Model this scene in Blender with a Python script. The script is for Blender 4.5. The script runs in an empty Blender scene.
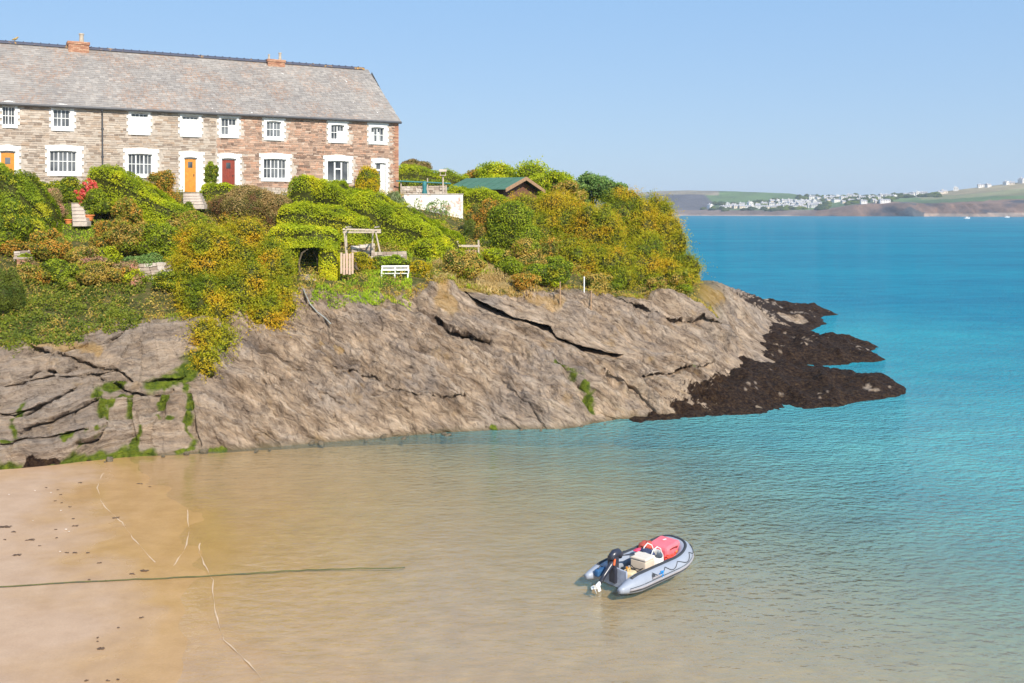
import bpy, math, random
import numpy as np
from mathutils import Vector

# ------------------------------------------------------------------ scene, camera, sky, sun
S = bpy.context.scene
COL = S.collection
R = math.radians
H, F, CX, HY = 9.6, 1000.0, 512.0, 211.0        # eye height, focal length (px), principal column, horizon row

cam = bpy.data.cameras.new('camera')
cam.sensor_width = 36.0
cam.lens = 36.0 * F / 1024.0
cam.shift_y = -(341.5 - HY) / 1024.0
cam.clip_start = 0.2
cam.clip_end = 20000
camo = bpy.data.objects.new('camera', cam)
COL.objects.link(camo)
camo.location = (0, 0, H)
camo.rotation_euler = (R(90), 0, 0)
S.camera = camo

SUN_DIR = Vector((0.34, -0.72, 0.60)).normalized()   # towards the sun
ELEV = math.asin(SUN_DIR.z)
W = bpy.data.worlds.new('World'); S.world = W; W.use_nodes = True
nt = W.node_tree
bg = nt.nodes['Background']
sky = nt.nodes.new('ShaderNodeTexSky')
sky.sky_type = 'NISHITA'; sky.sun_disc = False
sky.sun_elevation = ELEV
sky.sun_rotation = math.atan2(SUN_DIR.x, SUN_DIR.y)
sky.air_density = 1.0; sky.dust_density = 0.6; sky.ozone_density = 1.5
tc = nt.nodes.new('ShaderNodeTexCoord'); sp = nt.nodes.new('ShaderNodeSeparateXYZ'); nt.links.new(tc.outputs['Generated'], sp.inputs[0])
rp_ = nt.nodes.new('ShaderNodeValToRGB'); nt.links.new(sp.outputs[2], rp_.inputs[0])
for e_, (p_, c_) in zip(rp_.color_ramp.elements, ((0.0, (0.43, 0.61, 0.85, 1)), (0.30, (0.29, 0.56, 0.96, 1)))): e_.position = p_; e_.color = c_
ml = nt.nodes.new('ShaderNodeVectorMath'); ml.operation = 'SCALE'; ml.inputs[3].default_value = 9.0; nt.links.new(rp_.outputs[0], ml.inputs[0])
mxs = nt.nodes.new('ShaderNodeMix'); mxs.data_type = 'RGBA'; mxs.inputs[0].default_value = 0.72
nt.links.new(sky.outputs[0], mxs.inputs[6]); nt.links.new(ml.outputs[0], mxs.inputs[7]); nt.links.new(mxs.outputs[2], bg.inputs[0])
bg.inputs[1].default_value = 0.085
sl = bpy.data.lights.new('sun', 'SUN'); sl.energy = 4.9; sl.angle = R(0.5); sl.color = (1.0, 0.93, 0.82)
so = bpy.data.objects.new('sun', sl); COL.objects.link(so)
so.rotation_euler = SUN_DIR.to_track_quat('Z', 'Y').to_euler()
S.view_settings.view_transform = 'Standard'
S.view_settings.look = 'None'
S.view_settings.exposure = 0.46
S.view_settings.gamma = 1.0
S.cycles.max_bounces = 8
S.cycles.transparent_max_bounces = 12
S.cycles.volume_bounces = 0

RNG = np.random.default_rng(7)
random.seed(7)

def at(px, py, Y):
    return Vector(((px - CX) / F * Y, Y, H - (py - HY) / F * Y))
def water_Y(py, z=0.0):
    return (H - z) * F / (py - HY)
def wpt(px, py, z=0.0):
    return at(px, py, water_Y(py, z))

# ------------------------------------------------------------------ tagging
def tag(o, label=None, cat=None, group=None, kind=None):
    if label: o['label'] = label
    if cat: o['category'] = cat
    if group: o['group'] = group
    if kind: o['kind'] = kind
    return o
def empty(name, loc, rz=0, **k):
    o = bpy.data.objects.new(name, None); COL.objects.link(o)
    o.location = loc; o.rotation_euler = (0, 0, rz); o.empty_display_size = 0.2
    return tag(o, **k)
def link(name, me, parent=None, mat=None, **k):
    o = bpy.data.objects.new(name, me); COL.objects.link(o)
    if mat is not None and len(me.materials) == 0: me.materials.append(mat)
    if parent is not None:
        o.parent = parent
    return tag(o, **k)

# ------------------------------------------------------------------ materials
def nodes(name):
    m = bpy.data.materials.new(name); m.use_nodes = True
    n = m.node_tree; b = n.nodes['Principled BSDF']
    return m, n, b
def N(n, t, **k):
    x = n.nodes.new(t)
    for a, v in k.items(): setattr(x, a, v)
    return x
def noise(n, scale, detail=4, rough=0.55, vec=None, coord='Object', stretch=None, rot=None):
    tc = N(n, 'ShaderNodeTexCoord')
    src = tc.outputs[coord] if vec is None else vec
    if stretch or rot:
        mp = N(n, 'ShaderNodeMapping')
        if stretch: mp.inputs['Scale'].default_value = stretch
        if rot: mp.inputs['Rotation'].default_value = rot
        n.links.new(src, mp.inputs[0]); src = mp.outputs[0]
    t = N(n, 'ShaderNodeTexNoise')
    t.inputs['Scale'].default_value = scale; t.inputs['Detail'].default_value = detail
    t.inputs['Roughness'].default_value = rough
    n.links.new(src, t.inputs['Vector'])
    return t.outputs['Fac']
def ramp(n, fac, stops):
    r = N(n, 'ShaderNodeValToRGB')
    els = r.color_ramp.elements
    while len(els) < len(stops): els.new(0.5)
    for e, (p, c) in zip(els, stops):
        e.position = p; e.color = (*c, 1) if not isinstance(c, (int, float)) else (c, c, c, 1)
    n.links.new(fac, r.inputs[0])
    return r.outputs[0]
def mixc(n, fac, a, b, mode='MIX'):
    m = N(n, 'ShaderNodeMix', data_type='RGBA', blend_type=mode)
    def put(sock, v):
        if isinstance(v, (int, float)): sock.default_value = v
        elif isinstance(v, tuple): sock.default_value = (*v, 1) if len(v) == 3 else v
        else: n.links.new(v, sock)
    put(m.inputs[0], fac); put(m.inputs[6], a); put(m.inputs[7], b)
    return m.outputs[2]
def math_(n, op, a, b=0.0, clamp=False):
    m = N(n, 'ShaderNodeMath', operation=op, use_clamp=clamp)
    for i, v in enumerate((a, b)):
        if isinstance(v, (int, float)): m.inputs[i].default_value = v
        else: n.links.new(v, m.inputs[i])
    return m.outputs[0]
def bump(n, b, h, strength=0.3, dist=0.02):
    bp = N(n, 'ShaderNodeBump'); bp.inputs['Strength'].default_value = strength; bp.inputs['Distance'].default_value = dist
    n.links.new(h, bp.inputs['Height'])
    n.links.new(bp.outputs[0], b.inputs['Normal'])
    return bp
def attr(n, name):
    a = N(n, 'ShaderNodeAttribute'); a.attribute_name = name
    return a
def plain(name, c, rough=0.7, var=0.25, scale=6.0, metal=0.0, bmp=0.15, bscale=None, bdist=0.01):
    m, n, b = nodes(name)
    f = noise(n, scale, 5)
    d = tuple(x * (1 - var) for x in c); l = tuple(min(1, x * (1 + var)) for x in c)
    n.links.new(ramp(n, f, [(0.3, d), (0.7, l)]), b.inputs['Base Color'])
    b.inputs['Roughness'].default_value = rough; b.inputs['Metallic'].default_value = metal
    if bmp: bump(n, b, noise(n, bscale or scale * 6, 4), bmp, bdist)
    return m
def islands(name, stops, rough=0.85, nscale=8, nmix=0.35, dark=0.6, extra=None, bmp=0.4):
    m, n, b = nodes(name)
    g = N(n, 'ShaderNodeNewGeometry')
    c = ramp(n, g.outputs['Random Per Island'], stops)
    f = noise(n, nscale, 5)
    c2 = mixc(n, nmix, c, ramp(n, f, [(0.3, (dark,) * 3), (0.7, (1.25,) * 3)]), 'MULTIPLY')
    if extra: c2 = extra(n, c2)
    n.links.new(c2, b.inputs['Base Color']); b.inputs['Roughness'].default_value = rough
    bump(n, b, noise(n, nscale * 3, 4), bmp, 0.02)
    return m
def leafmat(name, trans=0.48, rough=0.6):
    m, n, b = nodes(name)
    a = attr(n, 'Col')
    out = n.nodes['Material Output']
    n.links.new(a.outputs['Color'], b.inputs['Base Color'])
    b.inputs['Roughness'].default_value = rough
    b.inputs['Specular IOR Level'].default_value = 0.25
    tr = N(n, 'ShaderNodeBsdfTranslucent')
    hs = N(n, 'ShaderNodeHueSaturation'); hs.inputs['Value'].default_value = 1.25; hs.inputs['Saturation'].default_value = 1.1
    n.links.new(a.outputs['Color'], hs.inputs['Color']); n.links.new(hs.outputs[0], tr.inputs[0])
    mx = N(n, 'ShaderNodeMixShader'); mx.inputs[0].default_value = trans
    n.links.new(b.outputs[0], mx.inputs[1]); n.links.new(tr.outputs[0], mx.inputs[2])
    n.links.new(mx.outputs[0], out.inputs[0])
    return m

M = {}
M['leaf'] = leafmat('leaf')
M['bark'] = plain('bark', (0.10, 0.075, 0.05), 0.9, 0.4, 8, bmp=0.5)
M['white_paint'] = plain('white_paint', (0.70, 0.70, 0.68), 0.55, 0.05, 3, bmp=0.1)
M['render_white'] = None
M['gutter'] = plain('gutter', (0.06, 0.06, 0.065), 0.5, 0.2, 4, bmp=0)
M['mortar'] = plain('mortar', (0.44, 0.38, 0.32), 0.95, 0.25, 5, bmp=0.5)
M['wood_orange'] = plain('wood_orange', (0.55, 0.22, 0.02), 0.45, 0.15, 5, bmp=0.1)
M['wood_red'] = plain('wood_red', (0.22, 0.03, 0.012), 0.45, 0.2, 5, bmp=0.1)
M['wood_grey'] = plain('wood_grey', (0.46, 0.38, 0.30), 0.9, 0.25, 9, bmp=0.4)
M['wood_brown'] = plain('wood_brown', (0.36, 0.22, 0.12), 0.8, 0.2, 7, bmp=0.3)
M['curtain'] = plain('curtain', (0.75, 0.75, 0.72), 0.9, 0.06, 3, bmp=0.1)
M['terracotta'] = plain('terracotta', (0.62, 0.20, 0.06), 0.8, 0.15, 6)
M['teal'] = plain('teal', (0.02, 0.15, 0.16), 0.6, 0.2, 4)
M['step'] = plain('step', (0.48, 0.41, 0.35), 0.9, 0.25, 4, bmp=0.4)
M['dark'] = plain('dark', (0.02, 0.02, 0.022), 0.5, 0.2, 4, bmp=0)
M['clay_pot'] = plain('clay_pot', (0.42, 0.36, 0.28), 0.8, 0.2, 8)
m, n, b = nodes('window_glass')
b.inputs['Base Color'].default_value = (0.02, 0.025, 0.03, 1); b.inputs['Roughness'].default_value = 0.06
n.links.new(ramp(n, noise(n, 0.8, 2), [(0.35, (0.03, 0.034, 0.04)), (0.65, (0.16, 0.17, 0.18))]), b.inputs['Base Color'])  # paler patches paint sky reflection into the dark pane colour
M['glass'] = m

def lichen_roof(n, c):
    f1 = noise(n, 0.55, 6, 0.7); f2 = noise(n, 7.0, 3, 0.6)
    k = math_(n, 'MULTIPLY', ramp(n, f1, [(0.46, 0.0), (0.62, 1.0)]), ramp(n, f2, [(0.46, 0.0), (0.56, 1.0)]))
    c = mixc(n, math_(n, 'MULTIPLY', k, 0.42), c, (0.40, 0.19, 0.08))
    f3 = noise(n, 2.6, 2, 0.5)
    c = mixc(n, ramp(n, f3, [(0.74, 0.0), (0.77, 0.9)]), c, (0.75, 0.72, 0.68))
    f4 = noise(n, 0.35, 3, 0.6)
    return mixc(n, 0.6, c, ramp(n, f4, [(0.3, (0.72, 0.70, 0.70)), (0.7, (1.15, 1.12, 1.08))]), 'MULTIPLY')
M['slate'] = islands('slate', [(0.0, (0.235, 0.215, 0.20)), (0.4, (0.275, 0.252, 0.23)), (0.75, (0.30, 0.275, 0.25)), (1.0, (0.345, 0.315, 0.285))], 0.85, 5, 0.4, 0.75, lichen_roof, 0.3)
def lichen_ridge(n, c):
    gp = N(n, 'ShaderNodeNewGeometry'); f = noise(n, 0.9, 5, 0.75, vec=gp.outputs['Position'])
    return mixc(n, ramp(n, f, [(0.56, 0.0), (0.66, 1.0)]), c, (0.45, 0.24, 0.04))
M['ridge'] = islands('ridge_clay', [(0.0, (0.035, 0.04, 0.065)), (1.0, (0.07, 0.075, 0.11))], 0.7, 6, 0.3, 0.6, lichen_ridge)
M['stone_grey'] = islands('stone_grey', [(0.0, (0.22, 0.165, 0.125)), (0.2, (0.37, 0.30, 0.24)), (0.55, (0.48, 0.41, 0.34)), (0.8, (0.36, 0.26, 0.185)), (1.0, (0.50, 0.44, 0.37))], 0.9, 6)
M['stone_red'] = islands('stone_red', [(0.0, (0.17, 0.105, 0.075)), (0.25, (0.33, 0.215, 0.155)), (0.6, (0.42, 0.28, 0.20)), (0.85, (0.46, 0.26, 0.17)), (1.0, (0.52, 0.40, 0.31))], 0.9, 6)
M['brick'] = islands('brick_orange', [(0.0, (0.30, 0.14, 0.085)), (0.6, (0.43, 0.215, 0.13)), (1.0, (0.50, 0.31, 0.20))], 0.9, 6)
M['garden_stone'] = islands('garden_stone', [(0.0, (0.26, 0.19, 0.15)), (0.5, (0.42, 0.35, 0.28)), (1.0, (0.55, 0.48, 0.42))], 0.9, 6)
m, n, b = nodes('render_white')
f = noise(n, 1.6, 6, 0.65)
n.links.new(ramp(n, f, [(0.38, (0.46, 0.28, 0.21)), (0.47, (0.70, 0.66, 0.61)), (0.9, (0.76, 0.74, 0.70))]), b.inputs['Base Color'])
b.inputs['Roughness'].default_value = 0.85; bump(n, b, f, 0.4, 0.02)
M['render_white'] = m

# ------------------------------------------------------------------ mesh builder
class MB:
    def __init__(s): s.v = []; s.f = []; s.mi = []
    def add(s, vs, fs, mi=0):
        o = len(s.v); s.v += [tuple(x) for x in vs]
        s.f += [tuple(i + o for i in f) for f in fs]; s.mi += [mi] * len(fs)
    def frame_box(s, o, ax, ay, az, mi=0, jit=0.0):
        o = Vector(o); ax = Vector(ax); ay = Vector(ay); az = Vector(az)
        vs = []
        for k in range(8):
            p = o + ax * (k & 1) + ay * ((k >> 1) & 1) + az * ((k >> 2) & 1)
            if jit: p = p + Vector([random.uniform(-jit, jit) for _ in range(3)])
            vs.append(p)
        s.add(vs, [(0, 2, 3, 1), (4, 5, 7, 6), (0, 1, 5, 4), (2, 6, 7, 3), (0, 4, 6, 2), (1, 3, 7, 5)], mi)
    def box(s, c, d, mi=0, rz=0):
        c = Vector(c); cs, sn = math.cos(rz), math.sin(rz)
        ax = Vector((cs, sn, 0)) * d[0]; ay = Vector((-sn, cs, 0)) * d[1]; az = Vector((0, 0, d[2]))
        s.frame_box(c - ax / 2 - ay / 2 - az / 2, ax, ay, az, mi)
    def tube(s, pts, rad, seg=8, mi=0, caps=True):
        pts = [Vector(p) for p in pts]
        if not hasattr(rad, '__len__'): rad = [rad] * len(pts)
        rings = []; up = Vector((0, 0, 1)); prev = None
        for i, p in enumerate(pts):
            t = (pts[min(i + 1, len(pts) - 1)] - pts[max(i - 1, 0)]).normalized()
            if prev is None:
                a = t.cross(up) if abs(t.z) < 0.9 else t.cross(Vector((1, 0, 0)))
            else:
                a = prev - t * prev.dot(t)
            a.normalize(); bb = t.cross(a); prev = a
            rings.append([p + (a * math.cos(q) + bb * math.sin(q)) * rad[i] for q in [2 * math.pi * j / seg for j in range(seg)]])
        vs = [v for r in rings for v in r]; fs = []
        for i in range(len(pts) - 1):
            for j in range(seg):
                fs.append((i * seg + j, i * seg + (j + 1) % seg, (i + 1) * seg + (j + 1) % seg, (i + 1) * seg + j))
        if caps:
            fs.append(tuple(range(seg))[::-1]); fs.append(tuple((len(pts) - 1) * seg + j for j in range(seg)))
        s.add(vs, fs, mi)
    def lathe(s, c, prof, seg=12, mi=0):
        c = Vector(c); vs = []; fs = []
        for r, z in prof:
            for j in range(seg):
                a = 2 * math.pi * j / seg
                vs.append(c + Vector((r * math.cos(a), r * math.sin(a), z)))
        for i in range(len(prof) - 1):
            for j in range(seg):
                fs.append((i * seg + j, i * seg + (j + 1) % seg, (i + 1) * seg + (j + 1) % seg, (i + 1) * seg + j))
        fs.append(tuple(range(seg))[::-1]); fs.append(tuple((len(prof) - 1) * seg + j for j in range(seg)))
        s.add(vs, fs, mi)
    def build(s, name, mats, parent=None, origin=None, smooth=False, bevel=0, **k):
        if not isinstance(mats, (list, tuple)): mats = [mats]
        o = Vector(origin) if origin is not None else Vector((0, 0, 0))
        me = bpy.data.meshes.new(name)
        me.from_pydata([(v[0] - o.x, v[1] - o.y, v[2] - o.z) for v in s.v], [], s.f)
        for mm in mats: me.materials.append(mm)
        if len(mats) > 1: me.polygons.foreach_set('material_index', s.mi)
        if smooth: me.polygons.foreach_set('use_smooth', [True] * len(me.polygons))
        me.update()
        ob = link(name, me, parent, **k)
        if origin is not None and parent is None: ob.location = o
        if bevel:
            bv = ob.modifiers.new('bevel', 'BEVEL'); bv.width = bevel; bv.segments = 2; bv.limit_method = 'ANGLE'
        return ob

def np_mesh(name, V, Q, cols=None, smooth=False, attrs=None):
    me = bpy.data.meshes.new(name)
    V = np.asarray(V, np.float32); Q = np.asarray(Q, np.int32)
    me.vertices.add(len(V)); me.vertices.foreach_set('co', V.ravel())
    me.loops.add(Q.size); me.loops.foreach_set('vertex_index', Q.ravel())
    me.polygons.add(len(Q))
    me.polygons.foreach_set('loop_start', np.arange(0, Q.size, Q.shape[1], dtype=np.int32))
    me.polygons.foreach_set('loop_total', np.full(len(Q), Q.shape[1], np.int32))
    if smooth: me.polygons.foreach_set('use_smooth', np.ones(len(Q), bool))
    if cols is not None:
        a = me.color_attributes.new('Col', 'FLOAT_COLOR', 'POINT')
        c = np.ones((len(V), 4), np.float32); c[:, :3] = cols
        a.data.foreach_set('color', c.ravel())
    for k, v in (attrs or {}).items():
        a = me.attributes.new(k, 'FLOAT', 'POINT'); a.data.foreach_set('value', np.asarray(v, np.float32).ravel())
    me.update(calc_edges=True)
    return me
def grid_faces(nr, nc):
    i = np.arange(nr - 1)[:, None]; j = np.arange(nc - 1)[None, :]
    a = i * nc + j
    return np.stack([a, a + 1, a + nc + 1, a + nc], -1).reshape(-1, 4)

# ------------------------------------------------------------------ numpy noise
_perm = RNG.permutation(4096); _val = RNG.random(4096) * 2 - 1
def vnoise(P, seed=0):
    P = np.asarray(P, float); I = np.floor(P).astype(np.int64); f = P - I
    f = f * f * (3 - 2 * f)
    def h(x, y, z): return _val[_perm[(_perm[(_perm[(x + seed * 17) & 4095] + y) & 4095] + z) & 4095]]
    x, y, z = I[..., 0], I[..., 1], I[..., 2]; fx, fy, fz = f[..., 0], f[..., 1], f[..., 2]
    def lp(a, b_, t): return a + (b_ - a) * t
    return lp(lp(lp(h(x, y, z), h(x + 1, y, z), fx), lp(h(x, y + 1, z), h(x + 1, y + 1, z), fx), fy),
              lp(lp(h(x, y, z + 1), h(x + 1, y, z + 1), fx), lp(h(x, y + 1, z + 1), h(x + 1, y + 1, z + 1), fx), fy), fz)
def fbm(P, sc, octv=4, seed=0, ridged=False):
    P = np.asarray(P, float) / sc; s = 0; a = 1; t = 0
    for o in range(octv):
        q = vnoise(P * 2 ** o + o * 7.3, seed + o)
        if ridged: q = 1 - 2 * np.abs(q)
        s = s + a * q; t += a; a *= 0.5
    return s / t
def sstep(a, b_, x):
    t = np.clip((x - a) / (b_ - a), 0, 1); return t * t * (3 - 2 * t)

# ------------------------------------------------------------------ the headland (lofted control lines)
# per column: waterline py, then (py, depth) rows: mid rock, rock top, mid bank, terrace, house level
CTRL = {
 -140: (486, (430, 36.8), (355, 39.2), (300, 43), (205, 51), (188, 52.0)),
    0: (474, (420, 38.0), (345, 40.5), (290, 45), (215, 53), (190, 55.3)),
   60: (467, (415, 39.0), (338, 41.8), (285, 46), (220, 54), (190, 56.8)),
  130: (457, (400, 40.6), (322, 44.0), (284, 47), (222, 55), (191, 58.5)),
  190: (453, (395, 41.5), (320, 45.0), (275, 48.5), (222, 56.5), (192, 60.2)),
  250: (449, (385, 42.8), (305, 47.0), (270, 50.5), (225, 58), (193, 62.0)),
  310: (444, (370, 44.6), (288, 49.0), (272, 51.5), (235, 57.5), (194, 63.8)),
  370: (439, (360, 46.0), (292, 50.0), (268, 53), (225, 60), (195, 65.8)),
  430: (434, (355, 47.0), (286, 51.5), (264, 55), (228, 61), (203, 67.0)),
  500: (430, (350, 48.2), (290, 53.0), (265, 57), (240, 62), (215, 69.0)),
  560: (429, (350, 49.0), (288, 54.5), (270, 58), (250, 63), (228, 70.0)),
  610: (421, (350, 50.5), (298, 56.0), (283, 60), (262, 66), (246, 74.0)),
  660: (417, (355, 51.5), (298, 58.0), (286, 62), (275, 68), (266, 76.0)),
  700: (414, (360, 52.5), (303, 60.0), (286, 66), (282, 73), (281, 81.0)),
  740: (412, (378, 54.0), (335, 64.0), (305, 72), (296, 80), (292, 89.0)),
  780: (411, (390, 52.8), (362, 62.0), (336, 74), (317, 84), (308, 94.0)),
  860: (411, (411, 55.0), (400, 62.0), (370, 74), (350, 84), (340, 94.0)),
}
cpx = np.array(sorted(CTRL))
rows_Y = []; rows_Z = []
for c in cpx:
    d = CTRL[c]; Y1 = water_Y(d[0]); ys = [Y1 - 0.55, Y1]; zs = [-2.2, -0.05]
    for py, Y in d[1:]:
        ys.append(Y); zs.append(H - (py - HY) / F * Y)
    ys += [ys[-1] + 16, ys[-1] + 40]
    zs += [max(zs[-1] - 0.6 - 4 * max(0, (c - 500) / 300), -3) if c < 640 else -2.0, -4.0]
    rows_Y.append(ys); rows_Z.append(zs)
rows_Y = np.array(rows_Y); rows_Z = np.array(rows_Z)      # ncol x 9
PX = np.arange(-140, 861, 1.0)
NR = [5, 84, 80, 26, 20, 12, 5, 4]
tt = np.concatenate([np.linspace(k, k + 1, m_, endpoint=False) for k, m_ in enumerate(NR)] + [[8.0]])
def cr(xs, ys, x):      # cubic hermite interpolation with limited slopes along axis 0
    ys = np.asarray(ys, float); dx = np.diff(xs)[:, None]; dl = np.diff(ys, axis=0) / dx
    m_ = np.zeros_like(ys); m_[1:-1] = np.where(dl[:-1] * dl[1:] > 0, 2 * dl[:-1] * dl[1:] / (dl[:-1] + dl[1:] + 1e-12), 0)
    m_[0] = dl[0]; m_[-1] = dl[-1]
    k = np.clip(np.searchsorted(xs, x, 'right') - 1, 0, len(xs) - 2)
    h = (xs[k + 1] - xs[k])[:, None]; t = ((x - xs[k])[:, None]) / h
    return (ys[k] * (2 * t**3 - 3 * t**2 + 1) + m_[k] * h * (t**3 - 2 * t**2 + t) + ys[k + 1] * (-2 * t**3 + 3 * t**2) + m_[k + 1] * h * (t**3 - t**2))
CY = cr(cpx, rows_Y, PX); CZ = cr(cpx, rows_Z, PX)       # per px column
kk = np.arange(9.0)
GY = cr(kk, CY.T, tt); GZ = cr(kk, CZ.T, tt)             # rows x cols
GX = (PX[None, :] - CX) / F * GY
GPY = HY + (H - GZ) / GY * F
NRr, NC = GY.shape

def ground(px, py):
    """first point of the bare headland surface seen at this pixel"""
    j = int(np.clip(round(px + 140), 0, NC - 1))
    col = GPY[:, j]; r0 = NR[0]
    r1 = sum(NR[:6])
    best = None
    for r in range(r0, r1):
        if col[r] >= py >= col[r + 1]:
            t = (col[r] - py) / max(1e-6, col[r] - col[r + 1]); best = r + t; break
    if best is None: best = r1 if py < col[r1] else r0
    a = int(best); t = best - a; Y = GY[a, j] * (1 - t) + GY[a + 1, j] * t; Z = GZ[a, j] * (1 - t) + GZ[a + 1, j] * t
    return Vector(((px - CX) / F * Y, Y, Z))

P = np.stack([GX, GY, GZ], -1)
# face normal estimate
du = np.gradient(P, axis=1); dv = np.gradient(P, axis=0)
Nn = np.cross(du, dv); Nn /= np.linalg.norm(Nn, axis=-1, keepdims=True) + 1e-9
Nn[Nn[..., 1] > 0.6] *= 1
T_ = tt[:, None] * np.ones((1, NC)); PXg = PX[None, :] * np.ones((NRr, 1))
rockm = sstep(0.0, 0.6, T_) * (1 - sstep(2.85, 3.15, T_ + 0.12 * fbm(P, 2.0, 3, 3))) 
rockm = np.maximum(rockm, sstep(690, 730, PXg) * (T_ > 0.5))
# displacement
wl = 1 - sstep(150, 240, PXg + 12 * fbm(P, 3, 2, 5))
warp = fbm(P, 3.0, 3, 11) * 0.5 + fbm(P, 0.9, 3, 15) * 0.09
sR = P[..., 2] * 0.86 + P[..., 0] * 0.50 + P[..., 1] * 0.12 + warp
sL = P[..., 2] * 0.97 - P[..., 0] * 0.10 + warp * 0.9
def layers(s, th, seed):
    i = np.floor(s / th).astype(np.int64); f = s / th - i
    a = _val[(i * 7 + seed * 131) & 4095]; b_ = _val[((i + 1) * 7 + seed * 131) & 4095]
    return a + (b_ - a) * sstep(0.78, 1.0, f) - 0.45 * np.exp(-((f - 0.86) / 0.07) ** 2)
def lay(s): return 0.22 * layers(s, 0.70, 1) + 0.12 * layers(s + 0.3, 0.27, 2) + 0.05 * layers(s, 0.11, 3)
big = 0.55 * fbm(P, 5.0, 3, 21) + 0.20 * fbm(P, 1.6, 3, 24, True)
# lineation across the slabs (steep grooves running down to the right)
q = np.stack([P[..., 0] * 2.4 + P[..., 2] * 1.5, P[..., 1] * 0.8, P[..., 2] * 0.6 - P[..., 0] * 0.5], -1)
groove = fbm(q, 1.3, 4, 31, True)
fine = fbm(P, 0.35, 3, 41)
blk = np.floor(P[..., 0] * 1.1 + 0.7 * P[..., 2] + fbm(P, 2, 2, 51) * 1.2)
blocky = _val[(blk.astype(np.int64) * 13 + np.floor(sL / 0.55).astype(np.int64) * 101) & 4095]
disp = big + wl * (1.35 * lay(sL) + 0.14 * blocky) + (1 - wl) * (1.7 * lay(sR) + 0.26 * groove) + 0.07 * fine
# cracks carved along drawn lines
crack = np.zeros_like(disp)
def carve(pts, wpx, depth):
    pts = np.array(pts, float)
    x0, x1 = pts[:, 0].min() - 4 * wpx, pts[:, 0].max() + 4 * wpx
    j0, j1 = int(np.clip(x0 + 140, 0, NC - 2)), int(np.clip(x1 + 140, 1, NC - 1)) + 1
    y0, y1 = pts[:, 1].min() - 4 * wpx, pts[:, 1].max() + 4 * wpx
    r0, r1 = NR[0], sum(NR[:4])
    a = PXg[r0:r1, j0:j1]; b_ = GPY[r0:r1, j0:j1]
    d = np.full(a.shape, 1e9)
    jit = 2.2 * fbm(P[r0:r1, j0:j1], 0.5, 3, 61)
    for (xa, ya), (xb, yb) in zip(pts[:-1], pts[1:]):
        L = (xb - xa) ** 2 + (yb - ya) ** 2
        t = np.clip(((a - xa) * (xb - xa) + (b_ - ya) * (yb - ya)) / L, 0, 1)
        d = np.minimum(d, np.hypot(a - xa - t * (xb - xa), b_ + jit - ya - t * (yb - ya)))
    ln = np.clip((a - x0) / (x1 - x0 + 1e-6), 0, 1); env = np.sqrt(np.clip(4 * ln * (1 - ln), 0, 1)) if (x1 - x0) > (y1 - y0) * .6 else 1.0
    crack[r0:r1, j0:j1] = np.maximum(crack[r0:r1, j0:j1], depth * env * np.exp(-(d / wpx) ** 2))
def ledge(pts, lip, rec, up, dn):
    xs_ = [p[0] for p in pts]; y_ = np.interp(PX, xs_, [p[1] for p in pts])[None, :] + 1.1 * fbm(P, 0.8, 3, 67)
    ok = sstep(xs_[0] - 3, xs_[0] + 6, PXg) * (1 - sstep(xs_[-1] - 10, xs_[-1] + 3, PXg)); d = GPY - y_
    e = np.where(d < 0, -lip * np.exp(d / up), rec * np.exp(-np.maximum(d, 0) / dn)) * ok * (T_ > 1.0) * (T_ < 3.1)
    return e
led = ledge([(466, 292), (478, 303), (492, 309), (512, 317), (535, 323), (550, 327), (556, 337), (572, 343), (595, 350), (622, 354)], 0.28, 2.0, 12, 4.0)
led = led + ledge([(436, 314), (450, 326), (470, 332), (492, 338)], 0.2, 0.6, 8, 3)
led = led + ledge([(610, 300), (650, 312), (690, 322), (730, 330)], 0.25, 0.5, 9, 3)
led = led + ledge([(330, 375), (370, 382), (420, 398), (470, 402)], 0.12, 0.2, 9, 2.5)
led = led + ledge([(600, 372), (640, 376), (680, 372), (715, 362)], 0.22, 0.45, 9, 3)
carve([(436, 314), (450, 326), (470, 332), (490, 338)], 1.6, 0.4)
carve([(596, 362), (593, 372), (600, 384), (625, 396), (655, 414)], 1.8, 0.45)
carve([(541, 348), (555, 368), (575, 385), (588, 400), (594, 425)], 1.6, 0.3)
carve([(490, 376), (510, 395), (530, 412), (545, 428)], 1.3, 0.25)
for L_ in ([(30, 351), (60, 359), (90, 363), (115, 371), (135, 386)], [(25, 378), (36, 370), (60, 373), (76, 366)],
           [(58, 355), (86, 347)], [(0, 384), (30, 381), (60, 378), (115, 372)], [(106, 345), (122, 336)],
           [(0, 402), (25, 400), (45, 392)], [(15, 425), (45, 410), (75, 390)], [(72, 451), (95, 442), (104, 430)],
           [(130, 397), (129, 420), (135, 440)], [(162, 428), (164, 408), (172, 395)], [(189, 395), (194, 425), (200, 446)],
           [(0, 418), (12, 420), (40, 412)], [(135, 386), (160, 378), (185, 372)], [(95, 375), (125, 395), (160, 402)],
           [(20, 440), (60, 425), (100, 405)], [(0, 452), (40, 445), (85, 438)]):
    carve(L_, 1.4, 0.25); (led := led + ledge(L_, 0.14, 0.42, 6, 2.0)) if L_[-1][0] - L_[0][0] > 15 and all(b_[0] > a_[0] for a_, b_ in zip(L_[:-1], L_[1:])) else None
for _ in range(230):
    x = random.uniform(205, 760); y = random.uniform(300, 430); l = random.uniform(8, 38); a = R(random.choice([random.gauss(58, 5), random.gauss(60, 5), random.gauss(26, 5)]))
    carve([(x, y), (x + l * math.cos(a) * .5, y + l * math.sin(a) * .45 + random.uniform(-1, 1)), (x + l * math.cos(a), y + l * math.sin(a))], random.uniform(0.6, 1.1), random.uniform(0.05, 0.20))
calm = 1 - 0.75 * sstep(680, 780, PXg) 
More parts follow.
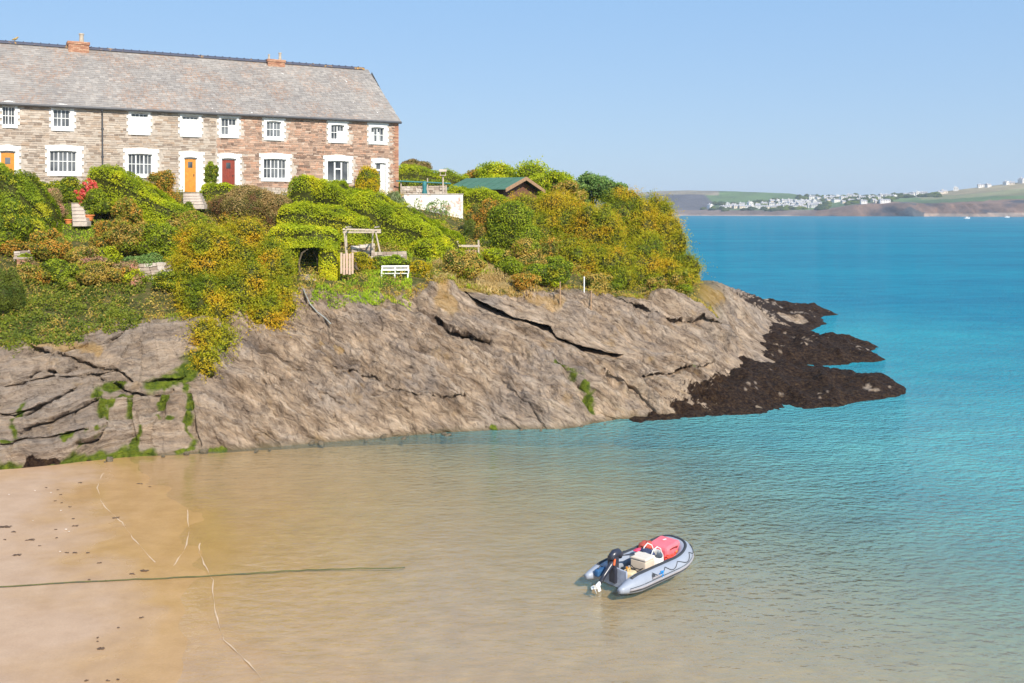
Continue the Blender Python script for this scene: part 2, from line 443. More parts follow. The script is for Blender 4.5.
cz = np.full(disp.shape, 1e9); cpts = [(466, 292), (492, 309), (535, 323), (556, 337), (595, 350), (622, 354)]
for (xa, ya), (xb, yb) in zip(cpts[:-1], cpts[1:]):
    t_ = np.clip(((PXg - xa) * (xb - xa) + (GPY - ya) * (yb - ya)) / ((xb - xa) ** 2 + (yb - ya) ** 2), 0, 1); cz = np.minimum(cz, np.hypot(PXg - xa - t_ * (xb - xa), GPY - ya - t_ * (yb - ya)))
disp = disp * (1 - 0.8 * np.exp(-(cz / 16) ** 2))
disp = (disp * calm) * rockm + (1 - rockm) * (0.12 * fbm(P, 1.5, 3, 71))
fade = sstep(0.98, 1.4, T_)
P2 = P + Nn * (np.where(Nn[..., 2:3] < 0, -1, 1)) * (disp * fade)[..., None]
P2[..., 1] += (crack + led) * rockm * calm * 1.15; P2[..., 2] -= 0.12 * np.clip(crack + led, 0, 9) * rockm
# masks
def poly_d(pts, a, b_):
    pts = np.array(pts, float); d = np.full(a.shape, 1e9)
    for (xa, ya), (xb, yb) in zip(pts[:-1], pts[1:]):
        L = (xb - xa) ** 2 + (yb - ya) ** 2 + 1e-9
        t = np.clip(((a - xa) * (xb - xa) + (b_ - ya) * (yb - ya)) / L, 0, 1)
        d = np.minimum(d, np.hypot(a - xa - t * (xb - xa), b_ - ya - t * (yb - ya)))
    return d
def inpoly(pts, a, b_):
    ins = np.zeros(a.shape, bool); n_ = len(pts)
    for i in range(n_):
        (x1, y1), (x2, y2) = pts[i], pts[(i + 1) % n_]
        c = ((y1 > b_) != (y2 > b_)) & (a < (x2 - x1) * (b_ - y1) / ((y2 - y1) + 1e-12) + x1)
        ins ^= c
    return ins
nz = fbm(P, 1.2, 4, 81); nz2 = fbm(P, 0.4, 3, 85)
algae = np.zeros_like(disp)
for pts, w_ in (([(205, 355), (175, 378), (150, 388)], 9), ([(165, 385), (163, 405)], 4), ([(186, 385), (190, 408), (186, 428), (195, 440), (192, 448)], 4),
                ([(110, 393), (126, 388)], 6), ([(98, 400), (102, 418)], 6), ([(130, 400), (112, 402), (106, 420), (108, 428)], 3), ([(127, 410), (130, 420)], 4), ([(130, 422), (170, 421)], 2),
                ([(140, 433), (132, 448), (148, 455)], 3), ([(165, 453), (190, 450)], 2.5), ([(25, 405), (12, 430), (18, 445)], 4), ([(0, 449), (20, 446)], 3),
                ([(75, 450), (96, 440)], 2.5), ([(0, 470), (60, 468), (100, 460), (150, 455)], 8), ([(200, 452), (225, 450)], 2.5), ([(60, 445), (105, 432)], 3), ([(555, 368), (572, 380), (588, 392), (592, 410)], 3.2),
                ([(466, 420), (468, 432)], 2), ([(489, 422), (494, 430)], 2), ([(687, 370), (700, 371)], 2)):
    algae = np.maximum(algae, 1 - sstep(w_ * 0.6, w_ * 1.3, poly_d(pts, PXg, GPY) + nz * w_ * 1.3 + nz2 * 7 + 1.5))
lich = np.zeros_like(disp)
for pts, w_ in (([(318, 343), (322, 347)], 3), ([(335, 350), (340, 355)], 3.5), ([(30, 347), (90, 350)], 4), ([(95, 350), (98, 353)], 3), ([(440, 300), (452, 312), (440, 290)], 6), ([(530, 300), (560, 305)], 4), ([(700, 290), (715, 300)], 6)):
    lich = np.maximum(lich, 1 - sstep(w_ * 0.5, w_ * 1.3, poly_d(pts, PXg, GPY) + nz2 * 5))
weedpoly = [(660, 430), (676, 402), (690, 400), (684, 388), (725, 384), (700, 378), (735, 372), (782, 371), (786, 362), (776, 352), (772, 345), (800, 345), (812, 340), (800, 330), (775, 322), (768, 310), (745, 306), (738, 298), (760, 290), (900, 280), (900, 450), (690, 450)]
px_j = PXg + 9 * nz + 5 * nz2; py_j = GPY + 5 * nz + 4 * nz2
nz3 = fbm(P, 0.16, 2, 87)
weed = (inpoly(weedpoly, px_j + 16 * nz2 + 10 * nz3, py_j + 6 * nz2 + 5 * nz3) & (T_ > 0.8) & (PXg > 640)).astype(float) * (1 - (nz + .8 * nz2 + .4 * nz3 > .52))
strip = inpoly([(18, 478), (30, 464), (70, 461), (120, 458), (130, 466), (40, 482)], px_j, py_j) & (nz2 + .6 * nz > -.02)
weed = np.maximum(weed, strip.astype(float))
soil = (1 - rockm) * (PXg < 735)
dry = (1 - sstep(20, 60, np.abs(PXg - 490))) * (T_ > 2.9) * (T_ < 4.3)
left_mask = wl  # mask of the left-hand rock, tinted greyer

def rock_material(name):
    m, n, b = nodes(name)
    c1 = noise(n, 0.35, 5, 0.6)
    gpp = N(n, 'ShaderNodeNewGeometry').outputs['Position']
    def dot(v):
        d = N(n, 'ShaderNodeVectorMath', operation='DOT_PRODUCT'); n.links.new(gpp, d.inputs[0]); d.inputs[1].default_value = v; return d.outputs['Value']
    wrp = noise(n, 0.6, 3, 0.6, vec=gpp)
    def bed(sv, tv, ks, kt, ky):
        cb = N(n, 'ShaderNodeCombineXYZ'); s__ = math_(n, 'ADD', dot(sv), math_(n, 'MULTIPLY', wrp, 0.9))
        n.links.new(math_(n, 'MULTIPLY', dot(tv), kt), cb.inputs[0]); n.links.new(math_(n, 'MULTIPLY', dot((0, 1, 0)), ky), cb.inputs[1]); n.links.new(math_(n, 'MULTIPLY', s__, ks), cb.inputs[2]); return cb.outputs[0]
    gR = attr(n, 'greyrock').outputs['Fac']
    vR = bed((0.50, 0.12, 0.86), (0.86, 0, -0.5), 1.0, 0.22, 0.4); vL = bed((-0.12, 0.1, 0.98), (0.98, 0, 0.1), 1.0, 0.2, 0.4); vH = bed((0.88, 0.1, 0.47), (0.47, 0, -0.88), 1.0, 0.22, 0.3)
    def mixv(f_, a_, b_): 
        mm_ = N(n, 'ShaderNodeMix', data_type='FLOAT'); n.links.new(f_, mm_.inputs[0]); n.links.new(a_, mm_.inputs[2]); n.links.new(b_, mm_.inputs[3]); return mm_.outputs[0]
    c2 = mixv(gR, noise(n, 2.0, 6, 0.7, vec=vR), noise(n, 2.0, 6, 0.7, vec=vL))
    hat = noise(n, 5.0, 5, 0.65, vec=vH)
    c3 = mixv(gR, noise(n, 6.5, 5, 0.7, vec=vR), noise(n, 6.5, 5, 0.7, vec=vL))
    col = ramp(n, c2, [(0.33, (0.14, 0.092, 0.058)), (0.43, (0.31, 0.225, 0.155)), (0.54, (0.46, 0.345, 0.245)), (0.70, (0.62, 0.49, 0.37))])
    col = mixc(n, ramp(n, c1, [(0.45, 0.0), (0.62, 0.45)]), col, (0.31, 0.27, 0.245))
    col = mixc(n, 0.75, col, ramp(n, c3, [(0.36, (0.36, 0.33, 0.31)), (0.46, (0.92, 0.92, 0.92)), (0.64, (1.25, 1.22, 1.18))]), 'MULTIPLY')
    col = mixc(n, 0.7, col, ramp(n, hat, [(0.36, (0.45, 0.42, 0.40)), (0.45, (0.97, 0.97, 0.97)), (0.62, (1.12, 1.10, 1.08))]), 'MULTIPLY')
    col = mixc(n, math_(n, 'MULTIPLY', attr(n, 'greyrock').outputs['Fac'], 0.35), col, (0.31, 0.25, 0.20))
    c4 = noise(n, 0.9, 4, 0.6)
    col = mixc(n, ramp(n, c4, [(0.60, 0.0), (0.72, 0.5)]), col, (0.46, 0.30, 0.14))
    # tide: rock is darker and browner in the lowest wet band
    gp = N(n, 'ShaderNodeNewGeometry'); sx = N(n, 'ShaderNodeSeparateXYZ'); n.links.new(gp.outputs['Position'], sx.inputs[0])
    z = math_(n, 'ADD', sx.outputs[2], math_(n, 'MULTIPLY', c2, 0.35))
    col = mixc(n, ramp(n, math_(n, 'MULTIPLY', z, 1.0), [(0.16, 0.85), (0.40, 0.0)]), col, (0.15, 0.115, 0.06))
    sf = noise(n, 3, 5)
    soilc = ramp(n, sf, [(0.3, (0.07, 0.08, 0.02)), (0.5, (0.12, 0.12, 0.035)), (0.7, (0.22, 0.16, 0.07))])
    col = mixc(n, attr(n, 'soil').outputs['Fac'], col, soilc)
    col = mixc(n, attr(n, 'dry').outputs['Fac'], col, ramp(n, sf, [(0.3, (0.30, 0.20, 0.07)), (0.7, (0.50, 0.36, 0.16))]))
    ag = noise(n, 5, 4)
    col = mixc(n, attr(n, 'algae').outputs['Fac'], col, ramp(n, ag, [(0.3, (0.05, 0.08, 0.01)), (0.7, (0.19, 0.23, 0.02))]))
    col = mixc(n, attr(n, 'lichen').outputs['Fac'], col, (0.60, 0.33, 0.03))
    wd = noise(n, 5.0, 7, 0.8)
    wcol = ramp(n, wd, [(0.36, (0.006, 0.004, 0.003)), (0.47, (0.030, 0.016, 0.010)), (0.57, (0.062, 0.036, 0.02)), (0.68, (0.13, 0.085, 0.04))])
    col = mixc(n, attr(n, 'weed').outputs['Fac'], col, wcol)
    n.links.new(col, b.inputs['Base Color'])
    b.inputs['Roughness'].default_value = 0.82
    b.inputs['Specular IOR Level'].default_value = 0.12
    h = math_(n, 'ADD', math_(n, 'ADD', math_(n, 'MULTIPLY', c3, 1.0), math_(n, 'MULTIPLY', hat, 0.8)), math_(n, 'ADD', math_(n, 'MULTIPLY', c2, 0.8), math_(n, 'MULTIPLY', wd, 0.8)))
    bump(n, b, h, 1.0, 0.24)
    return m
M['rock'] = rock_material('headland_rock')
me = np_mesh('rocky_headland', P2.reshape(-1, 3), grid_faces(NRr, NC), smooth=False,
             attrs=dict(algae=algae, lichen=lich * 0.35, weed=weed, soil=soil, dry=dry, greyrock=left_mask))
headland = link('rocky_headland', me, None, M['rock'], kind='structure')

# ------------------------------------------------------------------ the weed covered reef
tips = [(640, 424), (700, 417.5), (739, 415), (765, 413.5), (818, 408), (845, 406), (871, 401), (905, 394.5), (908, 389), (894, 380), (866, 373.5), (832, 370), (829, 366), (863, 364), (889, 360), (880, 355), (871, 351), (886, 347), (858, 341), (839, 338), (817, 334), (815, 329), (833, 325), (824, 319), (842, 313), (829, 309), (800, 306.5), (760, 304), (715, 303)]
poly = [tuple(wpt(a, b_)[:2]) for a, b_ in tips] + [(14, 98), (8, 70), (5, 47)]
xs = np.arange(4, 34, 0.12); ys = np.arange(44, 108, 0.24)
RXg, RYg = np.meshgrid(xs, ys)
ins = inpoly(poly, RXg, RYg)
dd = poly_d(poly + [poly[0]], RXg, RYg)
RP = np.stack([RXg, RYg, 0 * RXg], -1)
sd = np.where(ins, dd, -dd) + 0.5 * fbm(RP, 1.6, 3, 91) - 0.1
rz = np.where(sd > 0, 1.15 * (1 - np.exp(-sd / 4.0)), sd * 1.3)
rz = np.maximum(rz, -2.6)
rz += sstep(-1, 2, sd) * (0.55 * fbm(RP * np.array([1, 0.5, 1]), 2.2, 4, 95, True) - 0.16 + 0.20 * fbm(RP * np.array([1, .6, 1]), 0.6, 3, 97)) + 0.07 * fbm(RP, 0.25, 2, 99)
RP[..., 2] = rz
barem = (fbm(RP * np.array([1, .5, 1]), 1.7, 3, 111) + .7 * fbm(RP, .35, 3, 113) > 0.42) & (rz > 0.25)
barem |= (RYg > 84) & (RXg < 25) & (fbm(RP, 3.0, 3, 115) > -0.1)
Z0 = np.zeros_like(rz)
keep = (sd > -2.2)
fc = grid_faces(*rz.shape); fc = fc[keep.ravel()[fc[:, 0]]]
reef = link('rocky_reef', np_mesh('rocky_reef', RP.reshape(-1, 3), fc, smooth=False, attrs=dict(algae=Z0, lichen=Z0, weed=1 - barem, soil=Z0, dry=Z0, greyrock=Z0)), None, M['rock'], kind='structure')

# ------------------------------------------------------------------ sand and sea
def sand_z(X, Y):
    Q = np.stack([X, Y, 0 * X], -1)
    s_ = (X + 5.8) * 0.907 + (Y - 20.4) * 0.42 + 1.0 * fbm(Q, 5.0, 2, 121)
    s2 = X * 0.78 + Y * 0.56 - 18.6 + 1.8 * fbm(Q, 9.0, 2, 123)
    dp = 0.075 * 2.2 * np.log1p(np.exp(np.clip(s2 / 2.2, -30, 30)))
    z = np.where(s_ > 0, -0.010 * s_ - 0.03 * (1 - np.exp(-s_ / 1.5)) - dp, -0.030 * s_)
    z = np.where(s_ > 0, np.maximum(z, -6.0), np.minimum(z, 1.5))
    # a faint swash bar and ripple relief
    z = z + 0.012 * fbm(Q, 0.8, 3, 125) * (s_ < 30)
    z = z + 0.010 * np.sin(s_ * 2.2 + 3 * fbm(Q, 3, 2, 127)) * np.exp(-((s_ - 1) / 4.0) ** 2)
    return z, s_
def axis(lo, hi, fine_lo, fine_hi, st, grow=1.12):
    a = list(np.arange(fine_lo, fine_hi, st)); d = st; x = a[-1]
    while x < hi: d *= grow; x += d; a.append(min(x, hi))
    d = st; x = a[0]; L = []
    while x > lo: d *= grow; x -= d; L.append(max(x, lo))
    return np.array(L[::-1] + a)
ax_ = axis(-4600, 4600, -26, 22, 0.2); ay_ = axis(-40, 6000, 14, 46, 0.2)
SX, SY = np.meshgrid(ax_, ay_)
sz, ss = sand_z(SX, SY)
def line_mask(paths, w_, jit=0.15):
    m_ = np.zeros_like(SX); jx = jit * fbm(np.stack([SX, SY, 0 * SX], -1), 0.7, 3, 131)
    for pth in paths:
        q_ = [tuple(wpt(a, b_)[:2]) for a, b_ in pth]
        m_ = np.maximum(m_, np.exp(-(poly_d(q_, SX + jx, SY + jx) / w_) ** 2))
    return m_
m, n, b = nodes('sand')
fz = N(n, 'ShaderNodeNewGeometry'); sx = N(n, 'ShaderNodeSeparateXYZ'); n.links.new(fz.outputs['Position'], sx.inputs[0])
f1 = noise(n, 0.16, 5, 0.6); f2 = noise(n, 1.3, 6, 0.65); f3 = noise(n, 22, 4, 0.6)
hh = math_(n, 'ADD', sx.outputs[2], math_(n, 'MULTIPLY', math_(n, 'SUBTRACT', f1, 0.5), 0.35))
dryf = ramp(n, math_(n, 'MULTIPLY', hh, 2.0), [(0.08, 0.0), (0.26, 1.0)])
wet = ramp(n, f2, [(0.3, (0.40, 0.225, 0.085)), (0.7, (0.50, 0.295, 0.125))])
dryc = ramp(n, f2, [(0.3, (0.41, 0.265, 0.165)), (0.7, (0.49, 0.33, 0.215))])
col = mixc(n, dryf, wet, dryc)
col = mixc(n, 0.25, col, ramp(n, f3, [(0.3, (0.7, 0.7, 0.7)), (0.7, (1.2, 1.2, 1.2))]), 'MULTIPLY')
n.links.new(col, b.inputs['Base Color'])
pud = noise(n, 0.45, 3, 0.5, stretch=(0.7, 1.6, 1))
rr = mixc(n, dryf, ramp(n, pud, [(0.42, 0.18), (0.58, 0.05)]), (0.75, 0.75, 0.75))
n.links.new(rr, b.inputs['Roughness'])
b.inputs['Specular IOR Level'].default_value = 0.5
f4 = noise(n, 2.6, 2, 0.5, stretch=(0.7, 1.3, 1), rot=(0, 0, R(-30)))
uw = ramp(n, math_(n, 'ADD', math_(n, 'MULTIPLY', sx.outputs[2], 4.0), 0.5), [(0.3, 1.0), (0.5, 0.0)])
bump(n, b, math_(n, 'ADD', math_(n, 'ADD', f3, math_(n, 'MULTIPLY', f2, 2.0)), math_(n, 'MULTIPLY', math_(n, 'MULTIPLY', f4, uw), 9.0)), 0.25, 0.015)
M['sand'] = m
link('sandy_beach', np_mesh('sandy_beach', np.stack([SX, SY, sz], -1).reshape(-1, 3), grid_faces(*SX.shape), smooth=True), None, M['sand'], kind='structure')

foam = 0 * SX
sea_keep = (sz < 0.05)
m, n, b = nodes('sea_water')
out = n.nodes['Material Output']
d_ = attr(n, 'depth').outputs['Fac']
def expk(k): return math_(n, 'POWER', math.exp(-k), d_)
cmb = N(n, 'ShaderNodeCombineColor')
for i, k in enumerate((0.30, 0.12, 0.50)): n.links.new(expk(k), cmb.inputs[i])
tr = N(n, 'ShaderNodeBsdfTransparent'); n.links.new(cmb.outputs[0], tr.inputs[0])
df = N(n, 'ShaderNodeBsdfDiffuse')
big_ = noise(n, 0.012, 4, 0.6, stretch=(1, 3.0, 1)); med = noise(n, 0.25, 4, 0.6, stretch=(1, 1.7, 1))
dcol = ramp(n, math_(n, 'DIVIDE', d_, 6.0, True), [(0.0, (0.20, 0.40, 0.42)), (0.2, (0.11, 0.38, 0.41)), (0.5, (0.018, 0.28, 0.35)), (1.0, (0.003, 0.185, 0.285))])
dcol = mixc(n, 0.8, dcol, ramp(n, big_, [(0.35, (0.72, 0.80, 0.88)), (0.65, (1.35, 1.22, 1.12))]), 'MULTIPLY')
dcol = mixc(n, 0.7, dcol, ramp(n, med, [(0.35, (0.78, 0.84, 0.90)), (0.65, (1.18, 1.14, 1.08))]), 'MULTIPLY')
n.links.new(dcol, df.inputs[0])
mx = N(n, 'ShaderNodeMixShader')
n.links.new(math_(n, 'SUBTRACT', 1.0, math_(n, 'POWER', math.exp(-0.85), d_)), mx.inputs[0])
n.links.new(tr.outputs[0], mx.inputs[1]); n.links.new(df.outputs[0], mx.inputs[2])
# ripples
r1 = noise(n, 3.4, 1.5, 0.5, stretch=(0.75, 1.15, 1), rot=(0, 0, R(-28)))
r2 = noise(n, 9.0, 1.5, 0.5, stretch=(0.9, 1.1, 1), rot=(0, 0, R(12)))
r3 = noise(n, 0.55, 2, 0.5, stretch=(0.6, 1.5, 1), rot=(0, 0, R(-26)))
hgt = math_(n, 'ADD', math_(n, 'MULTIPLY', r1, 1.15), math_(n, 'ADD', math_(n, 'MULTIPLY', r2, 0.36), math_(n, 'MULTIPLY', r3, 1.0)))
calmf = ramp(n, math_(n, 'MULTIPLY', d_, 1.0), [(0.0, 0.05), (0.45, 1.0)])
bp = N(n, 'ShaderNodeBump'); bp.inputs['Distance'].default_value = 0.13
n.links.new(calmf, bp.inputs['Strength']); n.links.new(hgt, bp.inputs['Height'])
n.links.new(bp.outputs[0], df.inputs['Normal'])
gl = N(n, 'ShaderNodeBsdfGlossy'); gl.inputs['Roughness'].default_value = 0.06; n.links.new(bp.outputs[0], gl.inputs['Normal'])
fr = N(n, 'ShaderNodeFresnel'); fr.inputs[0].default_value = 1.42; gb = N(n, 'ShaderNodeNewGeometry'); n.links.new(bp.outputs[0], fr.inputs['Normal'])
mx2 = N(n, 'ShaderNodeMixShader'); n.links.new(math_(n, 'MULTIPLY', math_(n, 'MULTIPLY', fr.outputs[0], math_(n, 'SUBTRACT', 1.0, gb.outputs['Backfacing'])), math_(n, 'SUBTRACT', 0.95, math_(n, 'MULTIPLY', d_, 0.10))), mx2.inputs[0])
n.links.new(mx.outputs[0], mx2.inputs[1]); n.links.new(gl.outputs[0], mx2.inputs[2])
fo = N(n, 'ShaderNodeBsdfDiffuse'); fo.inputs[0].default_value = (0.75, 0.68, 0.6, 1)
mx3 = N(n, 'ShaderNodeMixShader')
n.links.new(math_(n, 'MULTIPLY', attr(n, 'foam').outputs['Fac'], 0.45), mx3.inputs[0])
n.links.new(mx2.outputs[0], mx3.inputs[1]); n.links.new(fo.outputs[0], mx3.inputs[2])
n.links.new(mx3.outputs[0], out.inputs[0])
M['sea'] = m
fc = grid_faces(*SX.shape); fc = fc[sea_keep.ravel()[fc].any(1)]
wave = 0.012 * np.exp(-((ss - 1) / 30) ** 2) * np.sin(ss * 1.4) * 0
link('sea', np_mesh('sea', np.stack([SX, SY, wave], -1).reshape(-1, 3), fc, smooth=True, attrs=dict(depth=np.clip(-sz, 0, 6), foam=foam)), None, M['sea'], kind='structure')

# ------------------------------------------------------------------ vegetation engine
def nrm(a): return a / (np.linalg.norm(a, axis=-1, keepdims=True) + 1e-9)
PAL = {
 'hedge':   [(0.12, 0.155, 0.008), (0.19, 0.22, 0.008), (0.25, 0.27, 0.010), (0.33, 0.31, 0.012)],
 'green':   [(0.13, 0.17, 0.010), (0.18, 0.21, 0.012), (0.07, 0.10, 0.008), (0.25, 0.24, 0.014)],
 'dark':    [(0.05, 0.075, 0.012), (0.08, 0.10, 0.014), (0.10, 0.12, 0.016)],
 'tamarisk':[(0.09, 0.12, 0.008), (0.15, 0.17, 0.008), (0.21, 0.20, 0.008), (0.27, 0.22, 0.010), (0.31, 0.22, 0.010), (0.36, 0.22, 0.014)],
 'dry':     [(0.26, 0.18, 0.07), (0.34, 0.24, 0.10), (0.18, 0.15, 0.04), (0.20, 0.11, 0.05)],
 'yellow':  [(0.40, 0.36, 0.012), (0.48, 0.36, 0.012), (0.25, 0.28, 0.012)],
 'rust':    [(0.24, 0.15, 0.03), (0.16, 0.16, 0.02), (0.32, 0.18, 0.03), (0.12, 0.13, 0.02)],
 'purple':  [(0.26, 0.12, 0.10), (0.20, 0.16, 0.06), (0.34, 0.18, 0.13)],
 'lavender':[(0.14, 0.18, 0.07), (0.20, 0.22, 0.12), (0.10, 0.12, 0.05)],
 'pine':    [(0.09, 0.15, 0.04), (0.13, 0.19, 0.05), (0.06, 0.10, 0.03)],
 'pink':    [(0.75, 0.10, 0.12), (0.80, 0.20, 0.16), (0.70, 0.07, 0.10)],
 'grass':   [(0.16, 0.22, 0.012), (0.22, 0.28, 0.015), (0.11, 0.16, 0.012), (0.30, 0.27, 0.03)],
 'scrub':   [(0.14, 0.17, 0.015), (0.20, 0.22, 0.015), (0.28, 0.19, 0.04), (0.34, 0.25, 0.06), (0.08, 0.11, 0.012), (0.20, 0.11, 0.04)],
 'ivy':     [(0.09, 0.12, 0.018), (0.13, 0.16, 0.02), (0.17, 0.19, 0.02), (0.07, 0.10, 0.014)],
 'straw':   [(0.42, 0.30, 0.12), (0.50, 0.38, 0.17), (0.30, 0.26, 0.06)],
}
CORE_SHADE = np.array((0.085, 0.09, 0.014))  # foliage core colour, darkened to deepen the shade between leaves
GAIN = 2.0
def leafcol(pal, P_, sc=0.7, seed=0, mix=0.5):
    p_ = np.minimum(np.array(PAL[pal]) * {'pink': 1, 'straw': 1.2, 'yellow': 1.25, 'tamarisk': 1.75, 'ivy': 1.4, 'scrub': 1.75, 'dry': 1.45}.get(pal, GAIN), 0.8); k = len(p_)
    f = 0.5 + 0.9 * fbm(P_, sc, 2, seed + 200)
    f = f * (1 - mix * .6) + RNG.random(len(P_)) * mix * .6
    idx = np.clip((f * k).astype(int), 0, k - 1)
    c = p_[idx] * (0.8 + 0.4 * RNG.random((len(P_), 1)))
    return c
def leafquads(P_, N_, size, aspect=0.55, spread=0.7, bias=None, cols=None):
    n_ = len(P_)
    nn = nrm(N_ + spread * RNG.normal(size=(n_, 3)))
    rd = RNG.normal(size=(n_, 3))
    if bias is not None: rd = rd * 0.45 + np.asarray(bias)
    t = nrm(rd - nn * (rd * nn).sum(-1, keepdims=True)); bb = np.cross(nn, t)
    s_ = (size * (0.6 + 0.8 * RNG.random((n_, 1)))) / 2
    V = np.stack([P_ + t * s_, P_ + bb * s_ * aspect, P_ - t * s_, P_ - bb * s_ * aspect], 1).reshape(-1, 3)
    Q = np.arange(4 * n_).reshape(-1, 4)
    return V, Q, np.repeat(cols, 4, 0)
def sphere_grid(c, r, nu=14, nv=9, lump=0.12, seed=0):
    th = np.linspace(0, 2 * np.pi, nu + 1); ph = np.linspace(0.03, np.pi - 0.03, nv)
    A, B = np.meshgrid(th, ph)
    d = np.stack([np.cos(A) * np.sin(B), np.sin(A) * np.sin(B), np.cos(B)], -1)
    V = np.asarray(c) + d * np.asarray(r) * (1 + lump * fbm(d * 2 + seed, 1, 2, seed)[..., None])
    return V.reshape(-1, 3), grid_faces(nv, nu + 1)
class Foliage:
    def __init__(s): s.V = []; s.Q = []; s.C = []; s.n = 0
    def add(s, V, Q, C):
        s.V.append(V); s.Q.append(Q + s.n); s.C.append(C); s.n += len(V)
    def mesh(s, name, origin):
        V = np.concatenate(s.V) - np.array(origin)
        me = np_mesh(name, V, np.concatenate(s.Q), np.concatenate(s.C)); me.materials.append(M['leaf']); return me
def lobes_of(c, r, n_, rs=(0.24, 0.5), seed=0, low=-0.35):
    rg = np.random.default_rng(seed + 5); L = [(np.array(c, float), np.array(r, float) * 0.66)]; n_ = int(n_ * 1.7)
    for _ in range(n_):
        d = rg.normal(size=3); d /= np.linalg.norm(d)
        d[2] = max(d[2], low)
        k = rg.uniform(*rs)
        L.append((np.array(c) + d * np.array(r) * (1 - k) * rg.uniform(0.95, 1.3), np.array(r) * k * rg.uniform(0.85, 1.15, 3)))
    return L
def fill_lobes(fo_, lobes, pal, leaf, dens, seed=0, spread=0.75, aspect=0.55, bias=None, core=True, shell=(0.86, 1.08), sc=0.7, zmin=None, fuzz=0.0):
    C0 = CORE_SHADE; leaf = leaf * 0.95; dens = dens * 2.7
    for i, (c, r) in enumerate(lobes):
        area = 4 * np.pi * ((r[0] * r[1]) ** 1.6 / 3 + (r[0] * r[2]) ** 1.6 / 3 + (r[1] * r[2]) ** 1.6 / 3) ** (1 / 1.6)
        n_ = int(area * dens)
        d = nrm(RNG.normal(size=(n_, 3)))
        k = RNG.uniform(*shell, size=(n_, 1)) + fuzz * np.abs(RNG.normal(size=(n_, 1))) * (RNG.random((n_, 1)) < 0.25)
        k = k + 0.10 * fbm(d * 3 + i, 1, 2, seed + i)[:, None]
        p = c + d * r * k
        keep = np.ones(n_, bool)
        for j, (c2, r2) in enumerate(lobes):
            if j != i: keep &= (((p - c2) / (r2 * 0.80)) ** 2).sum(-1) > 1
        if zmin is not None: keep &= p[:, 2] > zmin
        keep &= ~((d[:, 1] > 0.45) & (RNG.random(n_) < 0.75))
        p = p[keep]; d = d[keep]
        if len(p): fo_.add(*leafquads(p, nrm(d / r), leaf, aspect, spread, bias, leafcol(pal, p, sc, seed)))
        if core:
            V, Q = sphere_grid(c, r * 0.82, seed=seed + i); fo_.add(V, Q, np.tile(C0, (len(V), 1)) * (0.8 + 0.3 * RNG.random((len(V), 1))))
def stem(mb, p0, p1, r0, r1, k=4, wob=0.08):
    p0 = Vector(p0); p1 = Vector(p1); pts = []
    for i in range(k + 1):
        t = i / k; q_ = p0.lerp(p1, t) + Vector([random.uniform(-wob, wob) * (0 < i) for _ in range(3)]); pts.append(q_)
    mb.tube(pts, [r0 + (r1 - r0) * i / k for i in range(k + 1)], 6)
def shrub(name, label, cat, px, pyb, w, h, pal, leaf=0.11, dens=130, nl=9, depth=1.0, seed=1, group=None, dY=0.0, lift=0.0, Y=None, spread=0.75, aspect=0.55, bias=None, fuzz=0.05, sc=0.7, sink=0.12, trunk=True, core=True):
    """a shrub whose foot is at a pixel of the headland, w x h pixels large"""
    g = ground(px, pyb)
    if Y is None:
        Y = g.y + dY; zb = (H - (pyb - HY) / F * Y) + lift
    else:
        zb = H - (pyb - HY) / F * Y
    mpp = Y / F; rx = w * mpp / 2; hz = h * mpp; x = (px - CX) / F * Y
    base = Vector((x, Y, zb))
    root = empty(name, base, label=label, cat=cat, group=group)
    c = np.array([x, Y, zb + hz * (0.5 - sink / 2)]); r = np.array([rx, rx * depth, hz * (0.5 + sink / 2)])
    fo_ = Foliage()
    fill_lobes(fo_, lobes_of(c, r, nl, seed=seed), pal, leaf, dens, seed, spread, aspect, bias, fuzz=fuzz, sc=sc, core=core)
    link('foliage', fo_.mesh('foliage', base), root)
    if trunk:
        mb = MB()
        for k in range(3):
            stem(mb, (random.uniform(-.1, .1), random.uniform(-.1, .1), -0.3), (random.uniform(-.4, .4) * rx, random.uniform(-.3, .1) * rx, hz * 0.6), 0.05, 0.015)
        mb.build('stem', M['bark'], root)
    return root
